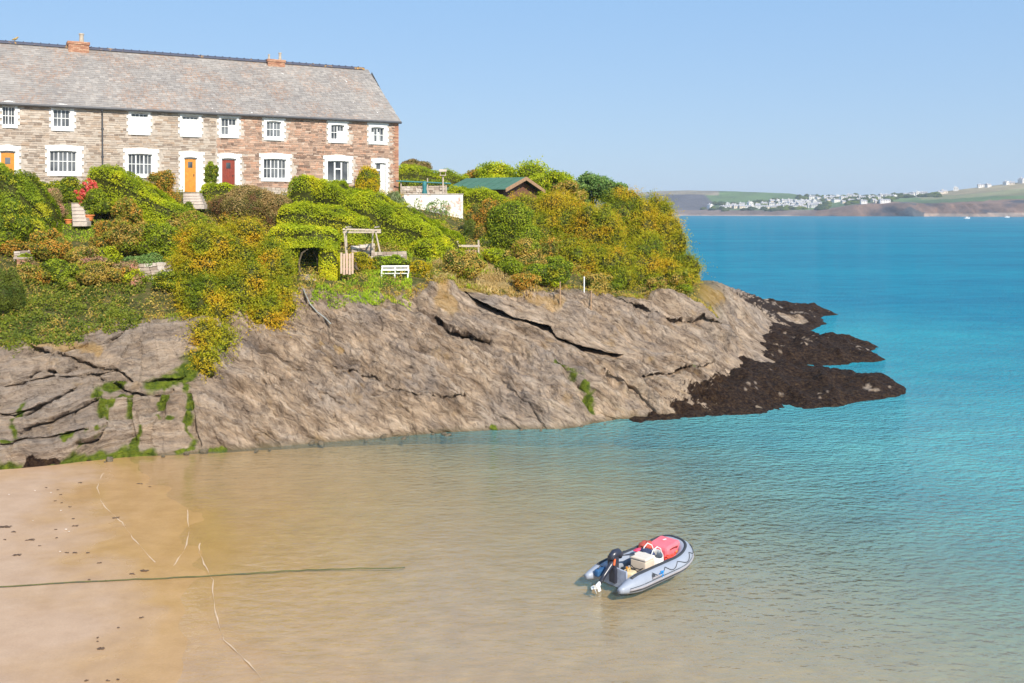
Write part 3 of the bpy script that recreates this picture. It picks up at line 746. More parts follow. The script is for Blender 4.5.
def hedge_sheet(fo_, path, pal, leaf, dens, seed, flat=0.35, spread=0.55, sc=0.8, both=True):
    """path: list of (world top centre Vector, half width, height); rounded box cross-section"""
    K = 40
    pts = np.array([list(p) for p, _, _ in path]); hw = np.array([a for _, a, _ in path]); hh_ = np.array([a for _, _, a in path])
    s_ = np.r_[0, np.cumsum(np.linalg.norm(np.diff(pts, axis=0), axis=1))]
    L = s_[-1]
    def prof(u, v):   # u 0..1 along, v angle 0..pi over the top
        p = np.stack([np.interp(u * L, s_, pts[:, k]) for k in range(3)], -1)
        q0 = np.stack([np.interp(np.clip(u * L + .3, 0, L), s_, pts[:, k]) - np.interp(np.clip(u * L - .3, 0, L), s_, pts[:, k]) for k in range(3)], -1)
        q0[..., 2] = 0; q0 = nrm(q0); side = np.stack([q0[..., 1], -q0[..., 0], 0 * q0[..., 0]], -1)
        a = np.interp(u * L, s_, hw); h_ = np.interp(u * L, s_, hh_)
        e = np.clip(np.minimum(u, 1 - u) * L / 0.5, 0, 1); e = 0.72 + 0.28 * np.sqrt(1 - (1 - e) ** 2)
        cx_ = np.sign(np.cos(v)) * np.abs(np.cos(v)) ** flat; cz = np.abs(np.sin(v)) ** (flat * 1.1)
        lump = 1 + 0.25 * fbm(np.stack([p[..., 0], p[..., 1], v * 1.2], -1), 1.0, 3, seed)
        q_ = p + side * (a * e * cx_ * lump)[..., None]
        q_[..., 2] += (cz * lump * e - 1) * h_
        nn = side * np.cos(v)[..., None] * 1.0; nn[..., 2] += np.sin(v)
        return q_, nrm(nn)
    area = L * (2 * hw.mean() + 2 * hh_.mean()); leaf = leaf * 0.86; dens = dens * 4.0
    n_ = int(area * dens)
    u = RNG.random(n_); v = np.arccos(np.clip(RNG.uniform(-1, 1, n_), -1, 1)); 
    v = np.where(RNG.random(n_) < 0.55, v, np.where(RNG.random(n_) < 0.62, RNG.uniform(0, .5, n_) ** 2 * 1.2, np.pi - RNG.uniform(0, .5, n_) ** 2 * 1.2))
    p, nn = prof(u, v)
    z0 = np.interp(u * L, s_, pts[:, 2] - hh_)
    t = RNG.random(n_); side_m = (v < 0.35) | (v > np.pi - 0.35)
    p[side_m, 2] = (z0 + (p[:, 2] - z0) * t)[side_m]
    p = p + nn * RNG.uniform(-0.12, 0.10, (n_, 1))
    fo_.add(*leafquads(p, nn, leaf, 0.6, spread, None, leafcol(pal, p, sc, seed)))
    U, V_ = np.meshgrid(np.linspace(0, 1, K), np.linspace(0, np.pi, 17), indexing='ij')
    p, nn = prof(U, V_); p = p - nn * 0.14
    p[:, 0, 2] = p[:, 16, 2] = 0; p[:, 0, 2] = (np.interp(U[:, 0] * L, s_, pts[:, 2] - hh_)); p[:, 16, 2] = p[:, 0, 2]
    # end caps by pinching
    cen = p.mean(1, keepdims=True); p[0] = cen[0]; p[-1] = cen[-1]
    fo_.add(p.reshape(-1, 3), grid_faces(K, 17), np.tile(CORE_SHADE, (K * 17, 1)))
    # leaves on the ends
    for e in (0, 1):
        n2 = int(hw[-e] * 2 * hh_[-e] * dens); q_, _ = prof(np.full(n2, e * 1.0), np.arccos(RNG.uniform(-1, 1, n2)))
        zc = pts[-e, 2] - hh_[-e]; k = RNG.random(n2)[:, None]; cc = np.array([pts[-e, 0], pts[-e, 1], 0])
        q_[:, :2] = cc[:2] + (q_[:, :2] - cc[:2]) * np.sqrt(k); q_[:, 2] = zc + (q_[:, 2] - zc) * RNG.random(n2)
        dr = nrm((pts[-1] - pts[-2]) if e else (pts[0] - pts[1])) * 1.0
        q_ += dr * RNG.uniform(0.0, 0.1, (n2, 1))
        fo_.add(*leafquads(q_, np.tile(dr, (n2, 1)), leaf, 0.6, spread, None, leafcol(pal, q_, sc, seed)))
def hedge(name, label, tops, pal='hedge', hm=1.8, hw=0.55, leaf=0.10, dens=150, seed=1, Ys=None, cat='hedge', group=None, **kw):
    """tops: (px, py) of the crest; foot Y from the ground below unless Ys"""
    path = []
    for i, (px, py) in enumerate(tops):
        h_ = hm[i] if isinstance(hm, (list, tuple)) else hm
        if Ys: Y = Ys[i]
        else: Y = ground(px, py + h_ * F / 57).y
        path.append((at(px, py, Y), hw, h_))
    fo_ = Foliage(); hedge_sheet(fo_, path, pal, leaf, dens, seed, **kw)
    o = path[len(path) // 2][0] - Vector((0, 0, path[len(path) // 2][2]))
    root = empty(name, o, label=label, cat=cat, group=group)
    link('foliage', fo_.mesh('foliage', o), root)
    mb = MB()
    for p, a, h_ in path:
        q_ = p - o; stem(mb, (q_.x, q_.y, q_.z - h_ - 0.2), (q_.x, q_.y, q_.z - 0.4), 0.05, 0.02)
    mb.build('stem', M['bark'], root)
    return root
def plume_shrub(name, label, cat, blobs, pal='tamarisk', dens=190, seed=3, leaf=0.115, group=None, front=0.5, Ylist=None):
    """feathery shrub: blobs (px, py, rpx, rpy, Y)"""
    fo_ = Foliage(); L = []
    for (px, py, a, b_, Y) in blobs:
        c = at(px, py, Y); L.append((np.array(c), np.array([a * Y / F, min(a, b_) * Y / F * 0.8, b_ * Y / F])))
    L2 = []
    rg = np.random.default_rng(seed)
    for c, r in L:
        L2.append((c, r * 0.8))
        for _ in range(9):
            d = rg.normal(size=3); d /= np.linalg.norm(d); k = rg.uniform(0.25, 0.42)
            L2.append((c + d * r * (1 - k) * 1.05, r * k * rg.uniform(0.9, 1.25, 3)))
    C0 = CORE_SHADE
    for i, (c, r) in enumerate(L2):
        area = 4 * np.pi * (r[0] * r[1] + r[0] * r[2] + r[1] * r[2]) / 3
        n_ = int(area * dens / 3.4)
        d = nrm(RNG.normal(size=(n_, 3)) + np.array([0, -0.3, 0.2]))
        p0 = c + d * r * RNG.uniform(0.8, 1.04, (n_, 1))
        keep = np.ones(n_, bool)
        for j, (c2, r2) in enumerate(L2):
            if j != i: keep &= (((p0 - c2) / (r2 * 0.78)) ** 2).sum(-1) > 1
        keep &= ~((d[:, 1] > 0.4) & (RNG.random(n_) < 0.8)); p0 = p0[keep]; d = d[keep]
        if len(p0) == 0: continue
        # a plume: up and out, then drooping
        dirs = nrm(d * 0.8 + np.array([0, 0, 0.55]) + 0.35 * RNG.normal(size=d.shape)); ln_ = RNG.uniform(0.25, 0.6, (len(p0), 1)) * (1 + 0.9 * (RNG.random((len(p0), 1)) < 0.12))
        base_c = leafcol(pal, p0, 0.9, seed, 0.3)
        for k in range(6):
            t = k / 5.0
            q_ = p0 + dirs * ln_ * t + np.array([0, 0, -0.28]) * ln_ * t * t + RNG.normal(size=p0.shape) * 0.035
            g_ = nrm(dirs + np.array([0, 0, -0.6]) * t)
            cl = base_c * (0.9 + 0.25 * t)
            nn = nrm(d + np.array([0, 0, 0.5]))
            fo_.add(*leafquads(q_, nn, leaf, 0.32, 0.6, g_, cl))
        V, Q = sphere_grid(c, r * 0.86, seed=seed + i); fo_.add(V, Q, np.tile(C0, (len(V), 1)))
    c0, r0 = L[0]; base = Vector((c0[0], c0[1], min(c[2] - r[2] for c, r in L)))
    root = empty(name, base, label=label, cat=cat, group=group)
    link('foliage', fo_.mesh('foliage', base), root)
    mb = MB()
    for c, r in L:
        stem(mb, (0, 0.2, -0.2), Vector(c) - base, 0.09, 0.03, 5, 0.12)
    mb.build('stem', M['bark'], root)
    return root
def tree(name, label, px, pyt, w, h, Y, pal='green', seed=1, zb=6.0, leaf=0.16, dens=55, nl=12):
    c = at(px, pyt + h / 2, Y); mpp = Y / F; r = np.array([w * mpp / 2, w * mpp / 2.2, h * mpp / 2])
    base = Vector((c.x, c.y, zb)); root = empty(name, base, label=label, cat='tree')
    fo_ = Foliage(); rg = np.random.default_rng(seed); L = []
    for _ in range(nl):
        d = rg.normal(size=3); d /= np.linalg.norm(d); k = rg.uniform(0.26, 0.42)
        L.append((np.array(c) + d * r * (1 - k), r.mean() * k * rg.uniform(0.8, 1.3, 3) * np.array([1.15, 1.15, 0.75])))
    fill_lobes(fo_, L, pal, leaf, dens * 1.6, seed, 0.9, 0.6, core=True, shell=(0.6, 1.2), fuzz=0.15)
    link('crown', fo_.mesh('crown', base), root)
    mb = MB(); top = c - base
    stem(mb, (0, 0, -0.5), (top.x, top.y, top.z - r[2] * 0.3), 0.16, 0.09, 5, 0.06)
    for lc, lr in L:
        q_ = Vector(lc) - base; stem(mb, (top.x, top.y, top.z - r[2] * 0.9), q_, 0.07, 0.015, 4, 0.05)
    mb.build('trunk', M['bark'], root)
    return root
def cover(name, label, region, pal, dens, leaf, bias=None, cat='ground cover', spread=0.8, aspect=0.4, seed=1, hgt=0.12, clump=0.0, sc=1.0):
    """scatter on headland surface cells where region(px, py, t) is true"""
    cell = P2; a = cell[:-1, :-1]; e1 = cell[:-1, 1:] - a; e2 = cell[1:, :-1] - a
    ar = np.linalg.norm(np.cross(e1, e2), axis=-1)
    msk = region(PXg[:-1, :-1], GPY[:-1, :-1], T_[:-1, :-1]).astype(float)
    w_ = (ar * msk).ravel(); tot = w_.sum()
    if tot < 1e-3: return None
    n_ = int(tot * dens); idx = RNG.choice(len(w_), n_, p=w_ / tot)
    u = RNG.random((n_, 1)); v = RNG.random((n_, 1))
    p = a.reshape(-1, 3)[idx] + e1.reshape(-1, 3)[idx] * u + e2.reshape(-1, 3)[idx] * v
    if clump:
        k = fbm(p, clump, 3, seed + 7); keep = k > -0.15; p = p[keep]; k = k[keep]
        p[:, 2] += np.clip(k + 0.15, 0, 1) * hgt * 2.2 * RNG.random(len(p))
    p[:, 2] += hgt * RNG.random(len(p))
    nn = np.tile(nrm(np.array([[0.0, -0.55, 0.8]])), (len(p), 1))
    fo_ = Foliage(); fo_.add(*leafquads(p, nn, leaf, aspect, spread, bias, leafcol(pal, p, sc, seed)))
    o = Vector(p.mean(0)); ob = link(name, fo_.mesh(name, o)); ob.location = o
    return tag(ob, label, cat, None, 'stuff')

# ------------------------------------------------------------------ the cottage terrace
P0 = Vector((-7.592, 66.6, 0)); TX = Vector((0.870, 0.493, 0)).normalized(); NF = Vector((TX.y, -TX.x, 0))
ZB, ZE = 10.55, H + (HY - 122) / F * 66.6
def fu(px):
    k = (px - CX) / F
    return (k * P0.y - P0.x) / (TX.x - k * TX.y)
def fz_(px, py):
    Y = P0.y + TX.y * fu(px); return H - (py - HY) / F * Y
def fp(u, d, z): return P0 + TX * u + NF * d + Vector((0, 0, z))
UL = -33.0
terr = empty('cottage_terrace', fp(-13, 0, ZB), label='long stone cottage terrace with slate roof and white window surrounds above the cove', cat='terrace')
TO = terr.location
def tb(mb, name, mats, parent=terr, **k):
    """build in world coordinates under the terrace"""
    o = TO if parent is terr else PARW[parent.name]
    ob = mb.build(name, mats, parent, origin=None, **k)
    me = ob.data; me.transform(__import__('mathutils').Matrix.Translation(-o))
    PARW[ob.name] = o
    if parent is not terr: pass
    return ob
PARW = {terr.name: TO}
def fbox(mb, u0, u1, d0, d1, z0, z1, mi=0, jit=0.0):
    mb.frame_box(fp(u0, d0, z0), TX * (u1 - u0), NF * (d1 - d0), Vector((0, 0, z1 - z0)), mi, jit)
# openings: kind, surround px box, glass px box
OPEN = [
 ('win', (0, 102, 19.5, 128), (2, 106, 15, 125), 'sash4'),
 ('win', (49, 105, 76, 131), (53, 109, 70, 127), 'sash4'),
 ('win', (126.5, 109, 152, 135), (131, 113, 148, 131), 'blind'),
 ('win', (178, 112, 203, 137), (182, 116, 198.5, 134), 'blind'),
 ('win', (217, 114, 240.5, 138), (221, 118, 236.5, 135), 'half'),
 ('win', (262, 117, 285.5, 140.5), (266.5, 121.5, 281, 137), 'sash4'),
 ('win', (326.5, 120, 348.5, 143), (331, 125, 344, 139.5), 'half'),
 ('win', (367, 122.5, 388.5, 144.5), (371, 127.5, 384, 142), 'net'),
 ('win', (45, 146, 83.5, 176), (49.5, 151, 76.5, 172), 'wide6'),
 ('win', (123, 149, 159, 178), (128, 154, 152, 174.5), 'wide6'),
 ('win', (259, 154, 291.5, 181.5), (263.5, 159, 286, 178.5), 'wide5'),
 ('win', (323, 156, 353, 183), (327.5, 161, 348.5, 181), 'casement'),
 ('door', (-2, 146, 21, 186), (0, 151, 15.5, 186), 'orange'),
 ('door', (178.5, 152, 204.5, 194), (184, 157.5, 197, 193), 'orange'),
 ('door', (217, 154, 241.5, 192), (221.5, 158.5, 236, 192), 'red'),
 ('door', (371, 159, 389, 197), (374.5, 163, 385.5, 197), 'glazed'),
]
holes = []
for kind, s, g, st in OPEN:
    u0, u1 = fu(g[0]), fu(g[2]); um = (g[0] + g[2]) / 2
    z1 = fz_(um, g[1] + 0.4); z0 = fz_(um, g[3]) if kind == 'win' else ZB + 0.15
    v0, v1 = fu(s[0]), fu(s[2]); y1 = fz_(um, s[1]); y0 = fz_(um, s[3]) if kind == 'win' else ZB + 0.1
    holes.append((kind, st, u0, u1, z0, z1, v0, v1, y0, y1))
# far left repeats outside the frame keep the rhythm
mb = MB()
ue = sorted({UL, 0.0} | {h[2] for h in holes} | {h[3] for h in holes}); ze = sorted({ZB - 1.5, ZE + 0.1} | {h[4] for h in holes} | {h[5] for h in holes})
for a, b_ in zip(ue[:-1], ue[1:]):
    for c, d in zip(ze[:-1], ze[1:]):
        um, zm = (a + b_) / 2, (c + d) / 2
        if any(h[2] < um < h[3] and h[4] < zm < h[5] for h in holes): continue
        mb.add([fp(a, 0, c), fp(b_, 0, c), fp(b_, 0, d), fp(a, 0, d)], [(0, 1, 2, 3)])
DEP = 9.4
for u in (0.0, UL):
    mb.add([fp(u, 0, ZB - 1.5), fp(u, -DEP, ZB - 1.5), fp(u, -DEP, ZE), fp(u, -DEP / 2, ZE + 3.9), fp(u, 0, ZE)], [(0, 1, 2, 3, 4)])
mb.add([fp(UL, -DEP, ZB - 1.5), fp(0, -DEP, ZB - 1.5), fp(0, -DEP, ZE), fp(UL, -DEP, ZE)], [(0, 1, 2, 3)])
tb(mb, 'wall', M['mortar'])
# stone facing, laid in broken courses
def facing(u_lo, u_hi, name, mats):
    mb = MB(); z = ZB - 0.6
    while z < ZE - 0.02:
        h_ = random.uniform(0.08, 0.15); u = u_lo + random.uniform(0, 0.1)
        while u < u_hi - 0.05:
            w_ = min(random.uniform(0.15, 0.50), u_hi - u); ok = True
            for hh in holes:
                if u < hh[7] - 0.02 and u + w_ > hh[6] + 0.02 and z < hh[9] - 0.02 and z + h_ > hh[8] + 0.02:
                    ok = False
                    if u < hh[6] - 0.06: w_ = hh[6] - u; ok = True
                    break
            if ok and z + h_ < ZE + 0.05:
                pr = random.uniform(0.012, 0.045)
                fbox(mb, u + 0.012, u + w_ - 0.012, -0.01, pr, z + 0.01, z + h_ - 0.01, 0, 0.006)
            u += w_
        z += h_
    ob = tb(mb, name, mats); ob['kind'] = 'stuff'
facing(UL, fu(216), 'stone_facing', M['stone_grey'])
facing(fu(216), -0.22, 'stone_facing', M['stone_red'])
# brick corner
mb = MB(); z = ZB - 0.4; k = 0
while z < ZE - 0.03:
    w_ = 0.22 if k % 2 else 0.33
    fbox(mb, -w_, 0.03, -0.34 + 0.12 * (k % 2), 0.05, z, z + 0.075, 0, 0.003); z += 0.088; k += 1
ob = tb(mb, 'brick_quoins', M['brick']); ob['kind'] = 'stuff'
# windows and doors
for kind, st, u0, u1, z0, z1, v0, v1, y0, y1 in holes:
    mb = MB()
    nb = 8 if kind == 'win' else 14
    hb = (y1 - y0) / nb
    for k in range(nb):      # toothed white quoins
        off = 0.0 if k % 2 else 0.10
        a, b_ = y0 + k * hb, y0 + (k + 1) * hb
        fbox(mb, v0 + off, u0, -0.14, 0.056, a, b_ - 0.002); fbox(mb, u1, v1 - off, -0.14, 0.056, a, b_ - 0.002)
    # cambered head
    K = 6
    for k in range(K):
        a, b_ = u0 + (u1 - u0) * k / K, u0 + (u1 - u0) * (k + 1) / K
        dz = 0.07 * (1 - ((k + .5) / K * 2 - 1) ** 2)
        fbox(mb, a, b_, -0.14, 0.057, z1 + dz * 0.6, y1 + dz)
    if kind == 'win': fbox(mb, u0, u1, -0.14, 0.10, y0, z0)
    sur = tb(mb, 'window' if kind == 'win' else 'doorway', M['white_paint'])
    W_ = u1 - u0; Hh = z1 - z0
    fr = MB(); e = 0.045 if kind == 'win' else 0.05
    fbox(fr, u0, u0 + e, -0.13, -0.07, z0, z1); fbox(fr, u1 - e, u1, -0.13, -0.07, z0, z1)
    fbox(fr, u0 + e, u1 - e, -0.13, -0.07, z1 - e, z1)
    if kind == 'win':
        fbox(fr, u0 + e, u1 - e, -0.13, -0.06, z0, z0 + e)
        def vbar(f, t=0.03, a=0.0, b_=1.0): fbox(fr, u0 + W_ * f - t / 2, u0 + W_ * f + t / 2, -0.125, -0.085, z0 + e + (Hh - 2 * e) * a, z0 + e + (Hh - 2 * e) * b_)
        def hbar(f, t=0.035, a=0.0, b_=1.0): fbox(fr, u0 + e + (W_ - 2 * e) * a, u0 + e + (W_ - 2 * e) * b_, -0.122, -0.08, z0 + Hh * f - t / 2, z0 + Hh * f + t / 2)
        if st in ('sash4', 'half', 'net', 'blind'):
            vbar(0.5, 0.06); vbar(0.27, 0.025); vbar(0.73, 0.025); hbar(0.5, 0.04)
        elif st in ('wide6', 'wide5'):
            nv = 6
            for k in range(1, nv): vbar(k / nv, 0.07 if k in (2, 4) else 0.03)
            hbar(0.52, 0.04)
        else:
            vbar(0.36, 0.10); vbar(0.68, 0.10); hbar(0.62, 0.09, 0.38, 0.66)
    ob = tb(fr, 'frame', M['white_paint'], sur)
    if kind == 'win':
        g = MB(); fbox(g, u0 + e, u1 - e, -0.16, -0.118, z0 + e, z1 - e)
        tb(g, 'pane', M['glass'], sur)
        if st in ('blind', 'half', 'net'):
            cu = MB()
            if st == 'blind': fbox(cu, u0 + e, u1 - e, -0.117, -0.112, z0 + e, z1 - e - 0.12)
            elif st == 'half': fbox(cu, u0 + W_ * 0.55, u1 - e, -0.117, -0.112, z0 + e, z0 + Hh * 0.62)
            else:
                fbox(cu, u0 + W_ * .1, u0 + W_ * .28, -0.117, -0.112, z0 + e, z0 + Hh * 0.7); fbox(cu, u0 + W_ * .55, u0 + W_ * .68, -0.117, -0.112, z0 + e, z0 + Hh * 0.7)
            tb(cu, 'curtain', M['curtain'], sur)
    else:
        d = MB(); a, b_ = u0 + 0.05, u1 - 0.05
        mm = {'orange': M['wood_orange'], 'red': M['wood_red'], 'glazed': M['white_paint']}[st]
        if st != 'glazed':
            nb_ = 5
            for k in range(nb_): fbox(d, a + (b_ - a) * k / nb_ + .006, a + (b_ - a) * (k + 1) / nb_ - .006, -0.12, -0.10, z0, z1 - 0.05)
            fbox(d, a, b_, -0.13, -0.112, z0, z1 - 0.05)
            tb(d, 'door_leaf', mm, sur)
            g = MB(); um = (a + b_) / 2
            fbox(g, um - 0.13, um + 0.13, -0.10, -0.09, z0 + 1.50, z0 + 1.85); tb(g, 'pane', M['glass'], sur)
            hd = MB(); fbox(hd, b_ - 0.14, b_ - 0.10, -0.10, -0.05, z0 + 1.0, z0 + 1.12); tb(hd, 'handle', M['dark'], sur)
        else:
            fbox(d, a, a + 0.10, -0.12, -0.08, z0, z1 - 0.05); fbox(d, b_ - 0.28, b_, -0.12, -0.08, z0, z1 - 0.05)
            fbox(d, a + 0.10, b_ - 0.28, -0.12, -0.08, z0, z0 + 0.55); fbox(d, a + 0.1, b_ - 0.28, -0.12, -0.08, z1 - 0.5, z1 - 0.38)
            tb(d, 'door_leaf', mm, sur)
            g = MB(); fbox(g, a + 0.1, b_ - 0.28, -0.14, -0.122, z0 + .5, z1 - 0.05); tb(g, 'pane', M['glass'], sur)
# black slabs behind the doors, the unlit interior put in as colour
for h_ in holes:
    if h_[0] == 'door': mb = MB(); fbox(mb, h_[2] - .02, h_[3] + .02, -0.30, -0.16, h_[4], h_[5] + .05); tb(mb, 'dark_backing', M['dark'])
# roof
RD, RZ = 4.75, ZE + 4.05          # horizontal run, ridge height
ridge_u = -0.25
def rp(u, t, lift=0.0):           # t: 0 eave .. 1 ridge; the verge leans back a little with the ridge end
    e = 0.16
    return fp(u - 0.45 * t * min(1, max(0, (u + 4) / 4)), e - (RD + e) * t, ZE - 0.03 + (RZ - ZE + 0.03) * t) + (Vector((0, 0, 1)) * 0.77 + NF * 0.64) * lift
mb = MB()
mb.add([rp(UL - .2, 0), rp(0.16, 0), rp(0.12, 1), rp(UL - .2, 1)], [(0, 1, 2, 3)])
back = [fp(UL - .2, -DEP - .2, ZE - .12), fp(0.16, -DEP - .2, ZE - .12), rp(0.12, 1), rp(UL - .2, 1)]
mb.add(back, [(1, 0, 3, 2)])
mb.add([rp(0.12, 0, -.08), rp(0.12, 1, -.08), back[1] - Vector((0, 0, .1)), fp(0.1, -RD, ZE - .1)], [(0, 1, 2, 3)])
mb2 = MB(); nr_ = 30; Lr = math.hypot(RD + .22, RZ - ZE)
for i in range(nr_):
    t0 = i / nr_; t1 = min(1.0, (i + 1.35) / nr_); u = UL - 0.2 - random.uniform(0, .15)
    while u < 0.12:
        w_ = random.uniform(0.22, 0.36); u1 = min(u + w_, 0.18)
        a = rp(u + .004, t0, random.uniform(0.035, 0.05)); b_ = rp(u1 - .004, t0, random.uniform(0.035, 0.05)); c = rp(u1 - .004, t1, 0.014); d = rp(u + .004, t1, 0.014)
        dn = Vector((0, 0, -0.016)); mb2.add([a, b_, c, d, a + dn, b_ + dn], [(0, 1, 2, 3), (4, 5, 1, 0)])
        u = u1
roof = tb(mb, 'roof', M['mortar'])
ob = tb(mb2, 'slates', M['slate'], roof); ob['kind'] = 'stuff'
# ridge tiles, one by one
rt = MB(); seg = 7
for k in range(seg):
    a0 = math.pi * k / seg; a1 = math.pi * (k + 1) / seg
    q_ = [TX * x + NF * (math.cos(a) * .21) + Vector((0, 0, math.sin(a) * .19 - .05)) for x, a in ((0, a0), (.46, a0), (.46, a1), (0, a1))]
    rt.add(q_, [(0, 1, 2, 3)])
rt.frame_box(-TX * .012 - NF * .17 + Vector((0, 0, -.03)), TX * .05, NF * .34, Vector((0, 0, .185)))
u = UL; first = None
while u < -0.75:
    loc = fp(u, -RD, RZ) - TO
    if first is None:
        first = rt.build('ridge_tile', M['ridge'], roof); first.location = loc
    else:
        c = first.copy(); COL.objects.link(c); c.parent = roof; c.location = loc
    u += 0.47
# random island needs a difference between copies: object random drives lichen through position anyway
mb = MB()
pts = [fp(UL, 0.22, ZE - .05), fp(0.15, 0.22, ZE - .05)]; mb.tube(pts, 0.085, 8)
tb(mb, 'gutter', M['gutter'])
mb = MB(); mb.tube([fp(fu(101.5), 0.28, ZE - .15), fp(fu(102), 0.09, ZE - .45), fp(fu(102.5), 0.09, ZB)], 0.045, 8)
for z in (ZE - 1.2, ZE - 2.8): fbox(mb, fu(102.3) - .07, fu(102.3) + .07, 0.0, 0.14, z, z + .05)
tb(mb, 'downpipe', M['gutter'])
# chimneys
def chimney(px0, px1, pyt, pots, pyb):
    Yr = (P0 + TX * ((fu(px0) + fu(px1)) / 2) - NF * RD)
    # find u on ridge line where the ray passes
    def ru(px):
        k = (px - CX) / F; b0 = P0 - NF * RD
        return (k * b0.y - b0.x) / (TX.x - k * TX.y)
    a, b_ = ru(px0), ru(px1); Yc = (P0 - NF * RD + TX * ((a + b_) / 2)).y
    zt = H - (pyt - HY) / F * Yc; z0 = RZ - 0.7; mb = MB(); z = z0; k = 0; D = 0.42
    fbox(mb, a + .03, b_ - .03, -RD - D + .03, -RD + D - .03, z0, zt - .01)
    while z < zt - .02:
        hb = .075; ov = .05 if z > zt - .2 else 0
        u = a - ov + (0.11 if k % 2 else 0) - .11
        while u < b_ + ov:
            x0, x1 = max(u, a - ov), min(u + .21, b_ + ov)
            if x1 - x0 > .03:
                fbox(mb, x0, x1, -RD + D - .02 + ov, -RD + D + .02 + ov, z, z + hb, 0, .002); fbox(mb, x0, x1, -RD - D - .02 - ov, -RD - D + .02, z, z + hb, 0, .002)
            u += .22
        for s_ in (a - ov, b_ + ov):
            for q_ in range(4): fbox(mb, s_ - .02, s_ + .02, -RD - D + q_ * .21 + .01, -RD - D + q_ * .21 + .2, z, z + hb, 0, .002)
        z += .088; k += 1
    ch = tb(mb, 'chimney', M['brick'], roof)
    for px, wd, pt in pots:
        pm = MB(); up = ru(px); hgt_ = zt; top = H - (pt - HY) / F * Yc; c = fp(up, -RD, zt - .02); r = wd * Yc / F / 2
        pm.lathe(c, [(r * .9, 0), (r, .05), (r * .8, (top - zt) * .6), (r * .85, (top - zt) * .85), (r * 1.05, (top - zt) * .87), (r, top - zt)], 12)
        tb(pm, 'chimney_pot', M['clay_pot'], roof, smooth=False)
chimney(68, 88, 43, [(81.5, 5.0, 33)], 48)
chimney(266.5, 283, 60, [(280, 3.2, 52), (269, 2.2, 54.5)], 66)
# small bird on the ridge
bk = at(15, 40.5, 60.0)
u_ = (((15 - CX) / F) * (P0 - NF * RD).y - (P0 - NF * RD).x) / (TX.x - ((15 - CX) / F) * TX.y)
bloc = fp(u_, -RD, RZ + .11)
mb = MB(); mb.tube([(-.20, 0, .10), (-.10, 0, .13), (0, 0, .16), (.08, 0, .19), (.13, 0, .25), (.17, 0, .27), (.23, 0, .26)], [.015, .05, .075, .07, .045, .04, .006], 8)
mb.tube([(0, .02, 0), (0, .02, .12)], .008, 5); mb.tube([(0, -.02, 0), (0, -.02, .12)], .008, 5)
mb.build('bird', plain('bird_feather', (0.42, 0.30, 0.12), 0.8), smooth=True, label='small tan bird perched on the roof ridge left of the chimneys', cat='bird').location = bloc

# ------------------------------------------------------------------ garden structures
def stones_wall(name, label, a, b_, h_, mat=None, th=0.35, cat='wall', sw=(0.15, 0.45), sh=(0.09, 0.18), cap=None):
    a = Vector(a); b_ = Vector(b_); L = (b_ - a); Ln = math.hypot(L.x, L.y); t = Vector((L.x, L.y, 0)).normalized(); nn = Vector((t.y, -t.x, 0))
    root = empty(name, (a + b_) / 2, label=label, cat=cat); o = root.location
    mb = MB(); z = -0.4; st = MB()
    while z < h_:
        hh = random.uniform(*sh); u = 0
        while u < Ln:
            w_ = min(random.uniform(*sw), Ln - u + .02); zz = a.z + (b_.z - a.z) * u / Ln
            st.frame_box(a - o + t * (u + .008) + nn * (-th / 2 - random.uniform(0, .03)) + Vector((0, 0, zz - a.z + z + .006)), t * (w_ - .016), nn * (th + random.uniform(.0, .06)), Vector((0, 0, min(hh, h_ - z + .05) - .012)), 0, .008)
            u += w_
        z += hh
    ob = st.build('stones', mat or M['garden_stone'], root); ob['kind'] = 'stuff'
    return root
# white garden wall on the right of the terrace
def yard_wall():
    a = at(404, 222, 63.5); b_ = at(463, 222, 63.9)
    zt = H - (194.5 - HY) / F * 64
    t = (b_ - a); t.z = 0; L = t.length; t.normalize(); nn = Vector((t.y, -t.x, 0))
    root = empty('garden_wall', (a + b_) / 2, label='white rendered retaining wall with peeling plaster right of the terrace', cat='wall'); o = root.location
    mb = MB(); mb.frame_box(a - o - nn * 1.2 + Vector((0, 0, -.6)), t * L, nn * 1.2, Vector((0, 0, zt - a.z + .6)))
    mb.build('wall', M['render_white'], root, bevel=.02)
    cb = MB(); cb.frame_box(a - o - nn * 1.25 - t * .03 + Vector((0, 0, zt - a.z)), t * (L + .06), nn * 1.29, Vector((0, 0, .05)))
    cb.build('coping', M['step'], root)
yard_wall()
stones_wall('garden_wall', 'low brown stone wall behind the white wall beside the gable', at(401, 196, 67.5), at(446, 195, 69), 0.62, th=.3)
# teal washing rail with covered post and a bird table post
def rail():
    a = at(396, 181, 66); b_ = at(451, 183.5, 66.6)
    root = empty('railing', at(425, 194, 65.5), label='thin teal pole laid across posts above the white wall', cat='railing'); o = root.location
    mb = MB(); mb.tube([a - o, b_ - o], .045, 8); mb.build('pole', M['teal'], root)
    for px in (401, 427.5, 446): mb = MB(); p = at(px, 182, 66.2 + (px - 400) * .01) - o; mb.tube([(p.x, p.y, -.9), (p.x, p.y, p.z + (.25 if px == 427.5 else 0))], .045, 6); mb.build('post', M['wood_grey'], root)
rail()
mb = MB(); c = at(424.5, 196, 65.4)
mb.lathe((0, 0, 0), [(.17, 0), (.19, .25), (.13, .55), (.15, .75), (.13, 1.0), (.04, 1.08)], 10)
mb.build('furled_parasol', M['teal'], smooth=True, label='furled dark teal garden parasol behind the white wall', cat='parasol').location = c + Vector((0, 0, -.1))
root = empty('bird_table', at(443, 195, 65.3), label='wooden bird table on a tall post above the white wall', cat='bird table')
mb = MB(); mb.tube([(0, 0, -.3), (0, 0, 1.25)], .055, 8); mb.build('post', M['wood_grey'], root)
